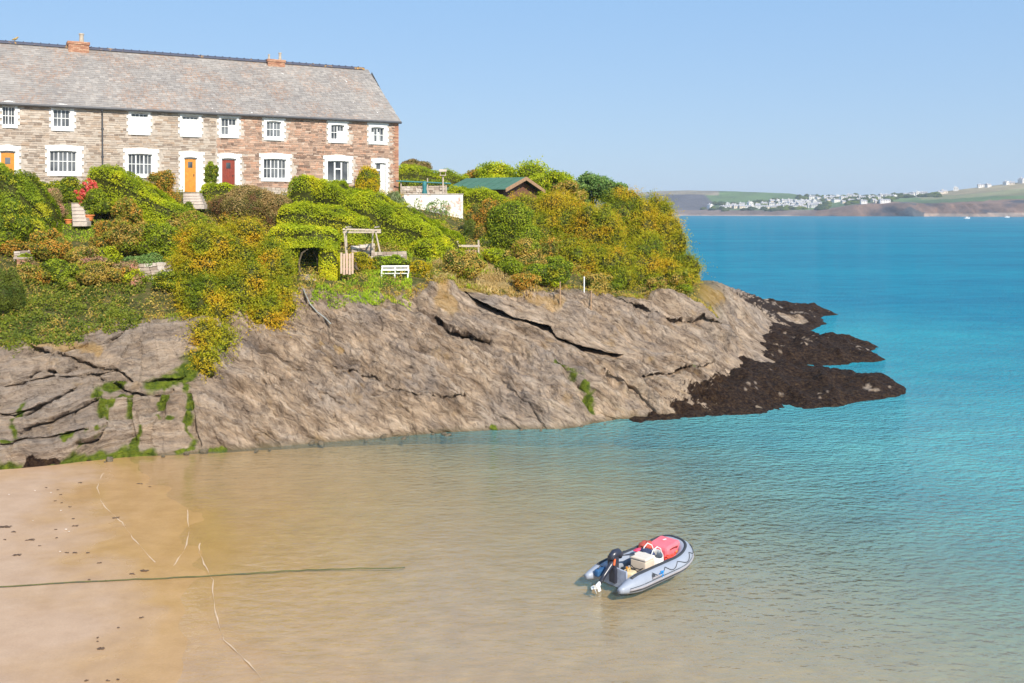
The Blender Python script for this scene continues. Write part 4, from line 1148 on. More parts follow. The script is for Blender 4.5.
mb = MB(); mb.box((0, 0, 1.28), (.42, .34, .04)); mb.build('tray', M['wood_grey'], root)
mb = MB(); mb.add([(-.24, -.2, 1.52), (.24, -.2, 1.52), (.24, 0, 1.68), (-.24, 0, 1.68), (-.24, .2, 1.52), (.24, .2, 1.52)], [(0, 1, 2, 3), (3, 2, 5, 4), (0, 3, 4), (1, 5, 2), (0, 4, 5, 1)])
for x in (-.17, .17): mb.box((x, 0, 1.41), (.03, .25, .24))
mb.build('roof', M['wood_grey'], root)

# green roofed shed
def shed():
    Y0 = 70.0
    apex = at(526, 178.0, 70.4); bd = Vector((-.88, .47, 0)).normalized(); Ld = 4.9; gd = Vector((-bd.y * -1, -bd.x, 0)).normalized(); gl_ = 6.0
    A = apex - gd * 3.0; A.z = 11.05; B = apex + gd * 3.0; B.z = 11.05
    z0 = A.z; za = apex.z
    root = empty('garden_shed', Vector((A.x, A.y, z0 - 2.3)), label='wooden garden shed with green felt roof among the bushes', cat='shed'); o = root.location
    half = gl_ / 2
    A0 = A - o; ap = A0 + gd * half + Vector((0, 0, za - z0)); B0 = A0 + gd * gl_
    # walls set in under the roof
    i0 = A0 + gd * .35 + bd * .45; 
    mb = MB(); w_ = gl_ - .7
    mb.frame_box(i0 + Vector((0, 0, -2.6)), gd * w_, bd * (Ld - .8), Vector((0, 0, 2.62)))
    mb.add([i0, i0 + gd * w_, i0 + gd * (w_ / 2) + Vector((0, 0, za - z0 - .12))], [(0, 1, 2)])
    mb.build('wall', plain('shed_wall', (0.09, 0.045, 0.028), .8), root)
    bs = MB()
    for k in range(14): bs.frame_box(i0 - bd * .02 + gd * (w_ * k / 14 + .01) + Vector((0, 0, -2.3)), gd * (w_ / 14 - .02), bd * .02, Vector((0, 0, 2.3 + (za - z0 - .2) * (1 - abs((k + .5) / 7 - 1)))))
    bs.build('cladding', plain('shed_board', (0.17, 0.075, 0.04), .8), root)
    r = MB(); th = Vector((0, 0, .06))
    for e in (A0, B0):
        q_ = [e, ap, ap + bd * Ld, e + bd * Ld]; r.add(q_ + [p + th for p in q_], [(0, 1, 2, 3), (7, 6, 5, 4), (0, 4, 5, 1), (3, 2, 6, 7), (0, 3, 7, 4)])
    r.build('roof', islands('green_felt', [(0, (0.05, 0.13, 0.085)), (1, (0.07, 0.165, 0.11))], .9, 1.2, .4), root)
    f = MB()
    for e in (A0, B0):
        d = (ap - e); f.frame_box(e - bd * .05 + Vector((0, 0, -.16)), d, bd * .05, Vector((0, 0, .25)))
    f.build('barge_board', M['wood_brown'], root)
    k = MB(); 
    for e in (A0, B0):
        for i in range(1, 7):
            s0 = e + bd * (Ld * i / 7) + Vector((0, 0, .064)); k.frame_box(s0, (ap - e), bd * .03, Vector((0, 0, .012)))
    k.build('felt_seam', plain('felt_seam', (0.04, 0.13, 0.08)), root)
shed()

# bench
def bench():
    c = ground(395, 277); c.z = H - (279 - HY) / F * c.y
    c = c + Vector((0, 0, 0)); root = empty('garden_bench', c, R(4), label='white slatted wooden bench at the top of the rocks', cat='bench')
    sc = c.y / F; w_ = 27.5 * sc; wp = M['white_paint']
    for k in range(3):
        mb = MB(); mb.box((0, -.08 - .15 * k + .1, .42), (w_, .12, .035)); mb.build('seat_slat', wp, root)
    for z in (.60, .83): 
        mb = MB(); mb.frame_box((-w_ / 2, .16 + (z - .6) * .3, z), (w_, 0, 0), (0, .03, 0), (0, .02, .13)); mb.build('back_slat', wp, root)
    for x in (-w_ / 2 + .04, 0, w_ / 2 - .04):
        mb = MB(); mb.frame_box((x - .035, .15, 0), (.07, 0, 0), (0, .06, 0), (0, .12, .95)); mb.build('leg', wp, root)
        mb = MB(); mb.box((x, -.28, .22), (.07, .07, .44)); mb.build('leg', wp, root)
    for x in (-w_ / 2 + .04, w_ / 2 + .0):
        mb = MB(); mb.box((x, -.06, .64), (.08, .50, .04)); mb.box((x, -.28, .54), (.05, .05, .2)); mb.build('armrest', wp, root)
    root.scale = (1, 1, .72)
    mb = MB(); mb.frame_box((-w_ / 2, -.05, .08), (w_ / 2, 0, .26), (0, .03, 0), (0, 0, .05)); mb.frame_box((0, -.05, .34), (w_ / 2, 0, -.26), (0, .03, 0), (0, 0, .05)); mb.build('brace', M['wood_grey'], root)
bench()
# pergola
def pergola():
    Y = 51.9; base = at(362, 262, Y)
    root = empty('pergola', base, label='weathered wooden pergola frame against the hedge', cat='pergola'); wm = M['wood_grey']
    def q_(px, py, dy=0): return at(px, py, Y + dy) - base
    for a, b_ in (((344, 229, 0), (347, 266, 0)), ((375, 229, 0), (380, 252, 0)), ((373, 230, 1.2), (372, 252, 1.2)), ((346, 230, 1.2), (347, 258, 1.2))):
        mb = MB(); mb.tube([q_(*a), q_(*b_)], .042, 6); mb.build('post', wm, root)
    for a, b_ in (((343, 228.5, -.05), (381, 229.5, -.05)), ((343, 231.5, 1.2), (381, 231.5, 1.2))):
        mb = MB(); p0, p1 = q_(*a), q_(*b_); mb.frame_box(p0 - Vector((0, .05, .08)), p1 - p0, (0, .08, 0), (0, 0, .09)); mb.build('beam', wm, root)
    for k in range(2):
        px = 345.5 + 29 * k; p0 = q_(px, 227.8, -.2); mb = MB(); mb.frame_box(p0, (.07, 0, 0), (0, 1.4, 0), (0, 0, .06)); mb.build('crossbar', wm, root)
pergola()
def gate():
    Y = 50.3; base = at(347, 274, Y); root = empty('slatted_gate', base, label='small weathered upright board gate below the pergola', cat='gate')
    for k in range(5):
        mb = MB(); mb.box((-.28 + .14 * k, random.uniform(-.01, .01), .52 + random.uniform(-.03, .03)), (.10, .03, 1.06)); mb.build('board', islands('board_wood%d' % k, [(0, (0.46 + .04 * (k % 3), 0.33, 0.24)), (1, (0.56, 0.42, 0.32))], .9, 6), root)
    for z in (.25, .85):
        mb = MB(); mb.box((0, .04, z), (.70, .04, .08)); mb.build('rail', M['wood_brown'], root)
gate()
stones_wall('garden_wall', 'short grey stone wall under the pergola', at(351, 254, 53.2), at(374, 251, 53.6), .42)
stones_wall('garden_wall', 'low grey stone wall between pergola and hedge above the bench', at(374, 259, 53.7), at(406, 258, 54.1), .34)
stones_wall('garden_wall', 'ruined grey stone wall top in the scrub at far left', at(16, 262, 48), at(32, 260, 48), .5)
stones_wall('garden_wall', 'half buried pale stone wall between left lawns', at(112, 275, 47.6), at(178, 270, 48), .42, th=.4)
stones_wall('retaining_wall', 'rough stone retaining wall below the red door cottage', at(250, 200, 61.5), at(297, 201, 63), .75)
root = stones_wall('brick_pillar', 'crumbling orange brick pillar in scrub at the left edge', at(18, 277, 47.3), at(28, 277, 47.4), .85, M['brick'], cat='pillar', sw=(.2, .23), sh=(.08, .09), th=.5)
mb = MB(); mb.box((0, 0, .9), (.62, .62, .09)); mb.build('cap', M['garden_stone'], root, bevel=.01)
# rail fence right
def fence():
    Y = 57.0; base = at(470, 262, Y); root = empty('rail_fence', base, label='short weathered post and rail fence in the dry grass', cat='fence')
    for px, pt, pb in ((457.5, 241, 258), (478.5, 240, 260), (470, 250, 259)):
        mb = MB(); mb.tube([at(px, pb + 4, Y) - base, at(px, pt, Y) - base], .055, 6); mb.build('post', M['wood_grey'], root)
    for py in (247, 255):
        mb = MB(); p0 = at(457, py, Y - .06) - base; p1 = at(480, py, Y - .06) - base; mb.frame_box(p0, p1 - p0, (0, .04, 0), (0, 0, .12)); mb.build('rail', M['wood_grey'], root)
    mb = MB()
    for k in range(7): p = at(460 + 2.6 * k, 258, Y + .1) - base; mb.box((p.x, p.y, p.z + .2), (.10, .02, .5))
    mb.build('board', M['wood_brown'], root)
fence()
mb = MB(); mb.box((0, 0, .42), (.55, .35, .06)); 
for x in (-.23, .23):
    for y in (-.13, .13): mb.box((x, y, .2), (.06, .06, .4))
mb.build('garden_stool', M['white_paint'], label='small white garden stool below the white wall', cat='stool').location = at(441.5, 234, 62)
# posts on the headland edge
for (px, pt, pb, mk, lb, r) in ((584, 278, 292, 'white_paint', 'thin white marker post on the rock edge below the orange shrubs', .035), (560, 283, 302, 'wood_brown', 'thin brown stake on the rock left of the white post', .03), (591, 292, 306, 'wood_brown', 'short brown stake on the rock right of the white post', .03)):
    Y = ground(px, pb + 2).y - .3; p = at(px, pb, Y); mb = MB(); hh = (pb - pt) * Y / F
    mb.tube([(0, 0, -.5), (0.01, 0, hh)], r, 8); mb.lathe((0.01, 0, hh), [(r, 0), (r * 1.4, .01), (r * 1.3, .05), (.005, .08)], 8)
    mb.build('marker_post', M[mk], label=lb, cat='post').location = p
# steps
def steps(name, label, spots, mat, cat='steps'):
    base = at(*spots[0][:2], spots[0][3]); root = empty(name, base, label=label, cat=cat); first = None
    for px, py, w_, Y in spots:
        c = at(px, py, Y) - base; ww = w_ * Y / F
        mb = MB(); mb.box((0, .25, -.10), (ww, .6, .26)); mb.box((0, -.03, .045), (ww * 1.04, .1, .03))
        ob = mb.build('step', mat, root, bevel=.015); ob.location = c; ob.rotation_euler = (0, 0, random.uniform(-.03, .03))
steps('stone_steps', 'pale stone garden steps between pink flowers and lawn', [(80 - .5 * k, 222 - 3.6 * k, 14 - .5 * k, 52.9 + .35 * k) for k in range(6)], M['step'])
steps('stone_steps', 'grey stone doorsteps up to the orange door', [(194 - .6 * k, 205 - 2.8 * k, 21 - 1.2 * k, 57.0 + .32 * k) for k in range(5)], M['step'])
steps('stone_steps', 'narrow stone steps running into the hedge tunnel', [(308, 280 - 2.2 * k, 16 - k, 50.2 + .35 * k) for k in range(3)], M['step'])
# pots
def pot(px, py, Y, r, label, plant=False):
    base = at(px, py, Y); root = empty('flower_pot', base, label=label, cat='flower pot')
    mb = MB(); mb.lathe((0, 0, 0), [(r * .62, 0), (r * .9, r * .9), (r * .9, r * .95), (r * 1.05, r * .97), (r * 1.05, r * 1.2), (r * .9, r * 1.2), (r * .85, r * 1.05)], 16); mb.build('pot', M['terracotta'], root)
    mb = MB(); mb.lathe((0, 0, r * 1.0), [(r * .84, 0), (r * .84, .02)], 12); mb.build('soil', M['bark'], root)
    fo_ = Foliage(); fill_lobes(fo_, [(np.array([0, 0, r * 1.5]), np.array([r * .8, r * .8, r * .7]))], 'green', .06, 300, core=False); link('plant', fo_.mesh('plant', (0, 0, 0)), root)
pot(68.5, 224, 53.6, .22, 'round orange terracotta pot left of the garden steps')
pot(89.5, 220.5, 53.8, .26, 'wide orange terracotta pot right of the garden steps')
pot(211.5, 205, 58.6, .2, 'pale terracotta pot beside the orange door steps')
# handrail rope down the rocks
def rope(name, label, pts, r, mat, cat='rope', seg=6, sag=0):
    o = Vector(pts[0]); mb = MB(); mb.tube([Vector(p) - o for p in pts], r, seg); ob = mb.build(name, mat, smooth=True, label=label, cat=cat); ob.location = o; return ob
pts = []
for px, py in ((301, 284), (306, 294), (311, 305), (318, 313), (326, 319), (332, 325)):
    g = ground(px, py); pts.append((g.x, g.y - .25, g.z + .08))
rope('rope_handrail', 'pale rope laid down the rock from the hedge tunnel', pts, .03, plain('blue_rope', (0.26, 0.27, 0.25), .8))
# mooring rope on the beach
pts = []
for px, py in ((-60, 590.5), (0, 587), (60, 583), (110, 580.5), (160, 578.5), (200, 576.5), (240, 574), (290, 571), (340, 569), (400, 568), (406, 567.5)):
    p = wpt(px, py, 0.05); z = float(sand_z(np.array([p.x]), np.array([p.y]))[0][0]); z = max(z, -.03) + .028; p = wpt(px, py, z); pts.append(p)
P_ = []
for a, b_ in zip(pts[:-1], pts[1:]):
    for k in range(6): P_.append(a.lerp(b_, k / 6) + Vector((0, random.uniform(-.02, .02), random.uniform(0, .01))))
m, n, b = nodes('mooring_rope_weedy')
n.links.new(ramp(n, noise(n, 1.2, 4, .7), [(0.35, (0.06, 0.065, 0.02)), (0.5, (0.11, 0.105, 0.03)), (0.65, (0.05, 0.065, 0.06))]), b.inputs['Base Color']); b.inputs['Roughness'].default_value = .9
rope('mooring_rope', 'long weedy mooring rope stretched across the wet sand', P_, .016, m)

# ------------------------------------------------------------------ bushes, hedges and trees
G1 = 'hedges of the cottage gardens'
hedge('hedge', 'tall clipped hedge at the left edge hiding the orange door', [(-45, 168), (0, 165), (22, 172), (40, 190), (56, 214)], 'green', [2.6, 2.7, 2.6, 2.0, 1.2], .9, Ys=[50, 51.5, 52, 52, 52], seed=3, group=G1)
hedge('hedge', 'bright sloping clipped hedge from the downpipe down to the orange door steps', [(97, 164), (112, 166), (135, 178), (160, 193), (185, 206), (210, 219)], 'hedge', [2.4, 2.4, 2.1, 1.8, 1.5, 1.0], .8, Ys=[56.2, 55.6, 55.2, 55, 55, 55], seed=4, group=G1)
hedge('hedge', 'low bright hedge in front of the red door', [(201, 183), (225, 182), (255, 188), (270, 197)], 'hedge', [1.6, 1.6, 1.4, .9], .55, Ys=[59.4, 59.8, 60.4, 60.6], seed=5, group=G1)
hedge('hedge', 'big sunlit hedge falling away from the wide cottage window', [(296, 177), (322, 177), (350, 186), (380, 199), (410, 213), (440, 226), (458, 240)], 'hedge', [3.2, 3.4, 3.2, 2.9, 2.6, 2.2, 1.6], 1.25, Ys=[60.5, 60, 59, 58, 57.5, 57, 56.5], seed=6, group=G1, dens=160)
hedge('hedge', 'second bright hedge tier below the big sunlit hedge', [(282, 206), (310, 205), (340, 210), (372, 222)], 'hedge', [1.6, 1.7, 1.7, 1.4], .8, Ys=[57.4, 57, 56.6, 56.4], seed=7, group=G1)
# hedge with tunnel
def tunnel_hedge():
    fo_ = Foliage()
    for tops, hm, hw_, Ys, sd_ in (([(272, 229), (292, 227), (316, 226), (338, 229)], 1.05, .8, [51.4, 51.3, 51.3, 51.5], 8), ([(279, 238), (297, 238)], 2.1, .5, [51.1, 51.1], 9), ([(321, 236), (338, 240)], 2.1, .6, [51.1, 51.2], 10), ([(295, 238), (322, 238)], 2.3, .3, [53.2, 53.2], 12)):
        path = [(at(px, py, Y), hw_, hm) for (px, py), Y in zip(tops, Ys)]; hedge_sheet(fo_, path, 'dark' if sd_ > 10 else 'hedge', .10, 170, sd_)  # back panel gets dark leaves: the tunnel's shade painted as colour
    base = at(309, 276, 51.2); root = empty('hedge', base, label='hedge with a dark arched tunnel opening at the path', cat='hedge', group=G1)
    link('foliage', fo_.mesh('foliage', base), root)
    mb = MB(); q_ = lambda px, py, dy: at(px, py, 50.6 + dy) - base
    mb.tube([q_(300, 276, 0), q_(299, 262, 0), q_(302, 253, 0), q_(308, 249, 0)], [.07, .05, .045, .03], 6); mb.tube([q_(318, 270, .5), q_(317, 258, .5), q_(313, 251, .5)], .03, 6)
    mb.build('stem', M['bark'], root)
tunnel_hedge()
S_ = shrub
S_('ivy', 'narrow ivy plant climbing the dark downpipe', 'ivy', 103, 166, 14, 24, 'hedge', Y=58.0, depth=.6, seed=21)
S_('wall_shrub', 'dark green climber between orange and red doors', 'shrub', 210, 186, 17, 24, 'green', Y=60.6, depth=.5, seed=22)
S_('shrub', 'rounded bronze green bush left of the orange door', 'bush', 161, 212, 36, 41, 'rust', Y=57.0, depth=.8, seed=23, leaf=.09)
S_('shrub', 'small clipped dark ball bush by the doorsteps', 'bush', 194, 216, 15, 12, 'dark', Y=58.0, seed=24, leaf=.06, dens=300, nl=2)
S_('shrub', 'leafy green bush beneath the left ground floor window', 'bush', 60, 204, 48, 28, 'green', Y=55.6, seed=25, depth=.6)
S_('shrub', 'purple brown heather bush left of the garden steps', 'bush', 50, 224, 36, 38, 'purple', Y=53.6, seed=26, leaf=.07, dens=260)
S_('shrub', 'dense green bush right of the pink flowers', 'bush', 99, 216, 30, 28, 'green', Y=54.8, seed=27)
S_('shrub', 'bronze bush between the pot and the sloping hedge', 'bush', 128, 232, 34, 34, 'rust', Y=53.2, seed=28)
# pink flowering plant
def flowers():
    base = at(85, 205, 55.2); root = empty('flowering_plant', base, label='pink red flowering plant at the head of the garden steps', cat='flowers')
    fo_ = Foliage(); L = [(np.array(at(px, py, 55.2 - .1 * k)), np.array([r_, r_, r_])) for k, (px, py, r_) in enumerate(((90, 187, .45), (84, 194, .4), (95, 190, .4), (80, 200, .35), (86, 203, .3)))]
    fill_lobes(fo_, L, 'green', .09, 150, seed=5, core=False); link('foliage', fo_.mesh('foliage', base), root)
    fl = Foliage(); rg = np.random.default_rng(4)
    for px, py in ((88, 180), (93, 182), (85, 184), (96, 187), (91, 188), (88, 191), (76, 192), (82, 190), (80, 193), (84, 194), (79, 198), (83, 198), (81, 203), (95, 184), (90, 184), (87, 187)):
        c = np.array(at(px + rg.uniform(-1, 1), py, 54.6)); d = nrm(rg.normal(size=(38, 3))); p = c + d * .11
        fl.add(*leafquads(p, d, .09, .8, .4, None, leafcol('pink', p, .2, 3)))
    link('flower_heads', fl.mesh('flower_heads', base), root)
flowers()
SC = [
 # px, pyb, w, h, pal, label, leaf, dens
 (14, 252, 56, 50, 'green', 'broad leafy green bush against the left edge below the hedge', .12, 120),
 (52, 262, 40, 36, 'rust', 'reddish bronze bush behind the ruined wall', .10, 130),
 (82, 266, 38, 24, 'scrub', 'mixed olive scrub bush below the lawn steps', .10, 130),
 (110, 254, 36, 36, 'rust', 'orange tinted bush right of the small lawn', .10, 130),
 (133, 258, 40, 38, 'scrub', 'olive bush in the middle of the left garden bank', .10, 130),
 (160, 262, 40, 42, 'green', 'fresh green bush left of the great orange tamarisk', .11, 120),
 (188, 238, 44, 28, 'scrub', 'loose olive shrub below the ball bush', .10, 130),
 (95, 286, 46, 30, 'scrub', 'brownish green thicket above the ivy bank', .09, 150),
 (60, 284, 40, 26, 'green', 'low green thicket right of the brick pillar', .10, 130),
 (148, 272, 44, 18, 'pine', 'blue green low bush on the pale stone wall', .09, 150),
 (168, 292, 30, 22, 'green', 'leafy green clump on the path bend left of the tamarisk', .10, 130),
 (6, 318, 34, 48, 'dark', 'dark rounded evergreen bush on the left edge above the rocks', .07, 250),
]
for k, (px, pyb, w_, h_, pal, lb, lf, dn) in enumerate(SC):
    S_('shrub', lb, 'bush', px, pyb, w_, h_, pal, seed=40 + k, leaf=lf, dens=dn, group='shrubs on the left garden bank', depth=.8)
S_('shrub', 'large dry brown twiggy bush in front of the red door cottage', 'bush', 250, 232, 84, 44, 'dry', Y=57.5, depth=.5, seed=60, leaf=.08, dens=260, fuzz=.1)
S_('shrub', 'bright yellow green wall shrub left of the glazed end door', 'shrub', 366, 200, 26, 42, 'yellow', Y=64.4, depth=.5, seed=61)
S_('shrub', 'small golden shrub at the foot of the yellow wall shrub', 'bush', 361, 200, 22, 14, 'yellow', Y=63.0, depth=.7, seed=62)
S_('shrub', 'spiky grey green lavender bush left of the white wall', 'bush', 393, 222, 25, 29, 'lavender', Y=62.4, depth=.7, seed=63, bias=(0, 0, 1.4), aspect=.25, leaf=.16, dens=220)
S_('climbing_plant', 'thin climber on the left end of the white wall', 'climber', 417, 222, 11, 24, 'lavender', Y=62.9, depth=.3, seed=64, nl=5, dens=34, core=False)
S_('climbing_plant', 'leafy climber spreading over the white wall middle', 'climber', 438, 226, 25, 30, 'pine', Y=63.2, depth=.3, seed=65, nl=7, dens=48, core=False)
S_('shrub', 'small golden flowering shrub below the white wall', 'bush', 430, 234, 14, 13, 'yellow', Y=61.2, seed=66)
S_('shrub', 'tall brown green bush right of the white wall', 'bush', 486, 254, 42, 54, 'rust', Y=61.0, depth=.7, seed=67, leaf=.09, dens=170)
S_('shrub', 'dark narrow bush between the brown bush and the round green bush', 'bush', 470, 252, 18, 34, 'dark', Y=60.6, depth=.7, seed=68, leaf=.09, dens=170)
S_('shrub', 'rounded light green bush below the shed', 'bush', 508, 258, 60, 54, 'green', Y=60.0, depth=.8, seed=69)
S_('shrub', 'low leafy bush at the foot of the tamarisk thicket', 'bush', 548, 286, 40, 26, 'green', seed=70, depth=.8)
S_('shrub', 'olive brown bush filling the bank above the dry grass', 'bush', 526, 274, 40, 34, 'scrub', seed=71, depth=.8)
S_('shrub', 'green bush at the right foot of the big hedge', 'bush', 432, 268, 52, 40, 'hedge', Y=56.2, seed=72, depth=.7)
S_('shrub', 'leafy olive shrub above the dry grass bank', 'bush', 462, 280, 44, 30, 'scrub', seed=73, depth=.8)
S_('shrub', 'low yellow plants under the pergola', 'bush', 358, 264, 22, 13, 'yellow', Y=51.4, depth=.6, seed=78, leaf=.07, dens=220)
S_('shrub', 'low green plants at the foot of the white wall', 'bush', 428, 232, 44, 12, 'hedge', Y=62.0, depth=.5, seed=79)
S_('shrub', 'yellow flowering plants behind the white bench', 'bush', 366, 282, 40, 24, 'yellow', Y=52.6, depth=.5, seed=74, leaf=.08, dens=200)
S_('shrub', 'yellow green plants right of the white bench', 'bush', 418, 284, 34, 24, 'yellow', Y=52.9, depth=.5, seed=75, leaf=.08, dens=200)
S_('shrub', 'green trailing plants on the stone wall above the bench', 'bush', 391, 266, 40, 11, 'grass', Y=52.9, depth=.4, seed=76, leaf=.08, dens=200)
hedge('hedge', 'long clipped hedge on the skyline right of the gable', [(396, 167), (420, 167), (445, 172), (470, 175)], 'hedge', 2.0, 1.0, Ys=[80, 80, 80, 80], seed=13, group=G1, dens=90)
hedge('hedge', 'clipped hedge sloping down in front of the shed roof', [(452, 185), (466, 187), (488, 191), (512, 200)], 'hedge', [1.6, 1.8, 2, 2], .8, Ys=[66.5, 66, 65.5, 65], seed=14, group=G1, dens=130)
hedge('hedge', 'dark hedge line behind the teal pole', [(399, 180), (450, 181)], 'green', 1.2, .5, Ys=[72, 73], seed=15, group=G1, dens=110)
S_('shrub', 'domed brown bush on the skyline beyond the gable', 'bush', 415, 172, 32, 13, 'dry', Y=86, depth=.8, seed=77, leaf=.12, dens=90)
tree('tree', 'spreading green tree on the skyline behind the shed ridge', 512, 159, 78, 46, 80, 'hedge', 81, nl=20)
tree('tree', 'green tree behind the shed gable on the skyline', 550, 164, 52, 44, 78, 'hedge', 82, nl=16)
tree('tree', 'small dull green tree on the skyline left of the shed', 482, 167, 40, 28, 82, 'rust', 83, nl=12)
tree('pine_tree', 'blue green pine on the skyline above the orange thicket', 592, 171, 40, 38, 74, 'pine', 84, nl=15)
tree('pine_tree', 'low spreading blue green pine at the right of the skyline', 618, 175, 34, 34, 73, 'pine', 85, nl=13)
tree('tree', 'small olive tree between the shed and the pines', 570, 178, 36, 34, 72, 'scrub', 86, nl=13)
GT = 'tamarisk shrubs of the right thicket'
plume_shrub('tamarisk', 'huge drooping orange green tamarisk hanging over the left rocks', 'tamarisk', [(236, 252, 46, 34, 49.0), (205, 262, 34, 36, 47.5), (270, 270, 26, 30, 48.5), (240, 300, 40, 40, 46.5), (205, 312, 22, 34, 45.2), (262, 315, 28, 26, 46.3), (210, 345, 24, 28, 44.2), (208, 364, 13, 14, 43.0), (192, 300, 16, 22, 45.6), (280, 300, 18, 20, 47.3)], seed=90, dens=230)
plume_shrub('tamarisk', 'orange tamarisk bush in front of the shed gable', 'tamarisk', [(560, 224, 40, 32, 64), (540, 238, 24, 26, 62.5), (590, 235, 30, 34, 63), (528, 212, 24, 18, 63.5)], seed=91, group=GT)
plume_shrub('tamarisk', 'golden tamarisk bush at the crest of the right thicket', 'tamarisk', [(620, 218, 34, 28, 67), (640, 224, 24, 26, 67), (600, 240, 30, 32, 64)], seed=92, group=GT)
plume_shrub('tamarisk', 'tall orange tamarisk at the seaward end of the thicket', 'tamarisk', [(655, 232, 20, 36, 68), (668, 250, 20, 34, 67), (683, 270, 18, 18, 66)], seed=93, group=GT)
plume_shrub('tamarisk', 'broad low tamarisk bush facing the cove below the crest', 'tamarisk', [(600, 268, 38, 26, 60), (570, 265, 28, 28, 60), (635, 270, 32, 26, 61.5), (617, 282, 20, 18, 59)], seed=94, group=GT)
plume_shrub('tamarisk', 'low tamarisk bush trailing onto the pale rock at the right', 'tamarisk', [(660, 275, 22, 16, 62.5), (645, 258, 22, 26, 63.5), (680, 279, 18, 10, 63.5)], seed=95, group=GT)
plume_shrub('tamarisk', 'brown green tamarisk between the dry grass and the thicket', 'tamarisk', [(545, 262, 22, 24, 60), (556, 278, 24, 16, 58.8)], pal='rust', seed=96, group=GT)

# loose fill shrubs between the named ones
rgf = random.Random(21)
PLN = {'scrub': 'olive', 'rust': 'bronze', 'green': 'fresh green', 'purple': 'reddish purple', 'dry': 'dry tan', 'hedge': 'bright lime green', 'pine': 'grey green', 'tamarisk': 'orange tipped'}
for (x0, x1, y0, y1, cnt, pals, nm) in ((0, 180, 236, 292, 26, ['scrub', 'rust', 'green', 'scrub', 'hedge', 'purple', 'dry'], 'on the left garden bank'), (180, 290, 222, 250, 6, ['scrub', 'green', 'rust'], 'above the hanging tamarisk'),
                                  (440, 560, 262, 290, 11, ['scrub', 'hedge', 'green', 'rust'], 'around the dry grass'), (560, 700, 285, 297, 9, ['green', 'hedge', 'tamarisk', 'scrub'], 'on the rock edge below the right thicket'), (310, 440, 226, 262, 8, ['hedge', 'green', 'hedge'], 'at the feet of the big hedge')):
    for k in range(cnt):
        px, pb = rgf.uniform(x0, x1), rgf.uniform(y0, y1)
        if 40 < px < 105 and pb < 262: continue
        if 340 < px < 412 and pb > 238: continue
        pal = rgf.choice(pals); w_ = rgf.uniform(16, 34)
        S_('shrub', 'small loose %s shrub %s' % (PLN[pal], nm), 'bush', px, pb, w_, w_ * rgf.uniform(.5, .85), pal, seed=200 + k, leaf=.10, dens=140, nl=6, fuzz=.2, group='small %s shrubs %s' % (PLN[pal], nm), trunk=False)
# ground cover
def reg(x0, x1, y0, y1):
    return lambda px, py, t: (px > x0) & (px < x1) & (py > y0) & (py < y1) & (t > 2.75)
edge = fbm(P, 1.2, 3, 301)
cover('garden_scrub', 'mixed olive scrub covering the garden bank of the headland', lambda px, py, t: (t > 3.02 + .18 * edge[:-1, :-1]) & (t < 6.0) & (px < 700) & ~((px > 50) & (px < 104) & (py < 244)) & ~((px > 182) & (px < 206) & (py < 210) & (py > 190)) & ~((px > 455) & (px < 540) & (t < 4.2)), 'scrub', 120, .11, clump=1.0, hgt=.3, seed=1)
cover('ivy_bank', 'dense dark ivy mat on the bank above the left rocks', lambda px, py, t: (px < 165) & (t > 2.80 + .22 * edge[:-1, :-1]) & (t < 4.05) & (px + (py - 290) * .5 < 158), 'ivy', 420, .095, clump=.8, hgt=.25, seed=2, aspect=.7)
cover('grass', 'bright green grass patch in front of the bench', lambda px, py, t: (px > 312 + 8 * edge[:-1, :-1]) & (px < 412) & (t > 2.72 + .18 * edge[:-1, :-1]) & (t < 4.3), 'grass', 420, .13, bias=(0, -.2, 1.2), aspect=.28, clump=.7, hgt=.16, seed=3)
cover('grass', 'small green lawn below the garden steps', lambda px, py, t: (px > 48) & (px < 106) & (py > 205) & (py < 246) & (t > 3.5), 'grass', 200, .13, bias=(0, 0, 1.2), aspect=.3, hgt=.1, seed=4)
cover('grass', 'green grass strip above the bare brown path at left', lambda px, py, t: (px > 118) & (px < 182) & (py > 270) & (py < 284) & (t > 3), 'grass', 380, .12, bias=(0, 0, 1.2), aspect=.3, hgt=.2, seed=5)
cover('dry_grass', 'straw coloured dry grass on the bank above the long rock crack', lambda px, py, t: (px > 432) & (px < 545) & (t > 2.9 + .25 * edge[:-1, :-1]) & (t < 4.5), 'straw', 170, .26, bias=(.1, -.2, 1.4), aspect=.13, clump=.8, hgt=.2, seed=6)
cover('green_tufts', 'green tufts scattered in the dry grass bank', lambda px, py, t: (px > 425) & (px < 560) & (t > 2.95) & (t < 4.5) & (edge[:-1, :-1] > .12), 'grass', 260, .14, bias=(0, -.2, 1.2), aspect=.3, hgt=.2, seed=7)
cover('overhanging_grass', 'tufted olive grass fringe along the top of the rocks', lambda px, py, t: (px < 720) & (np.abs(t - 3.0 - .18 * edge[:-1, :-1]) < .07), 'scrub', 300, .16, bias=(0, -.4, .6), aspect=.2, hgt=.16, seed=8)
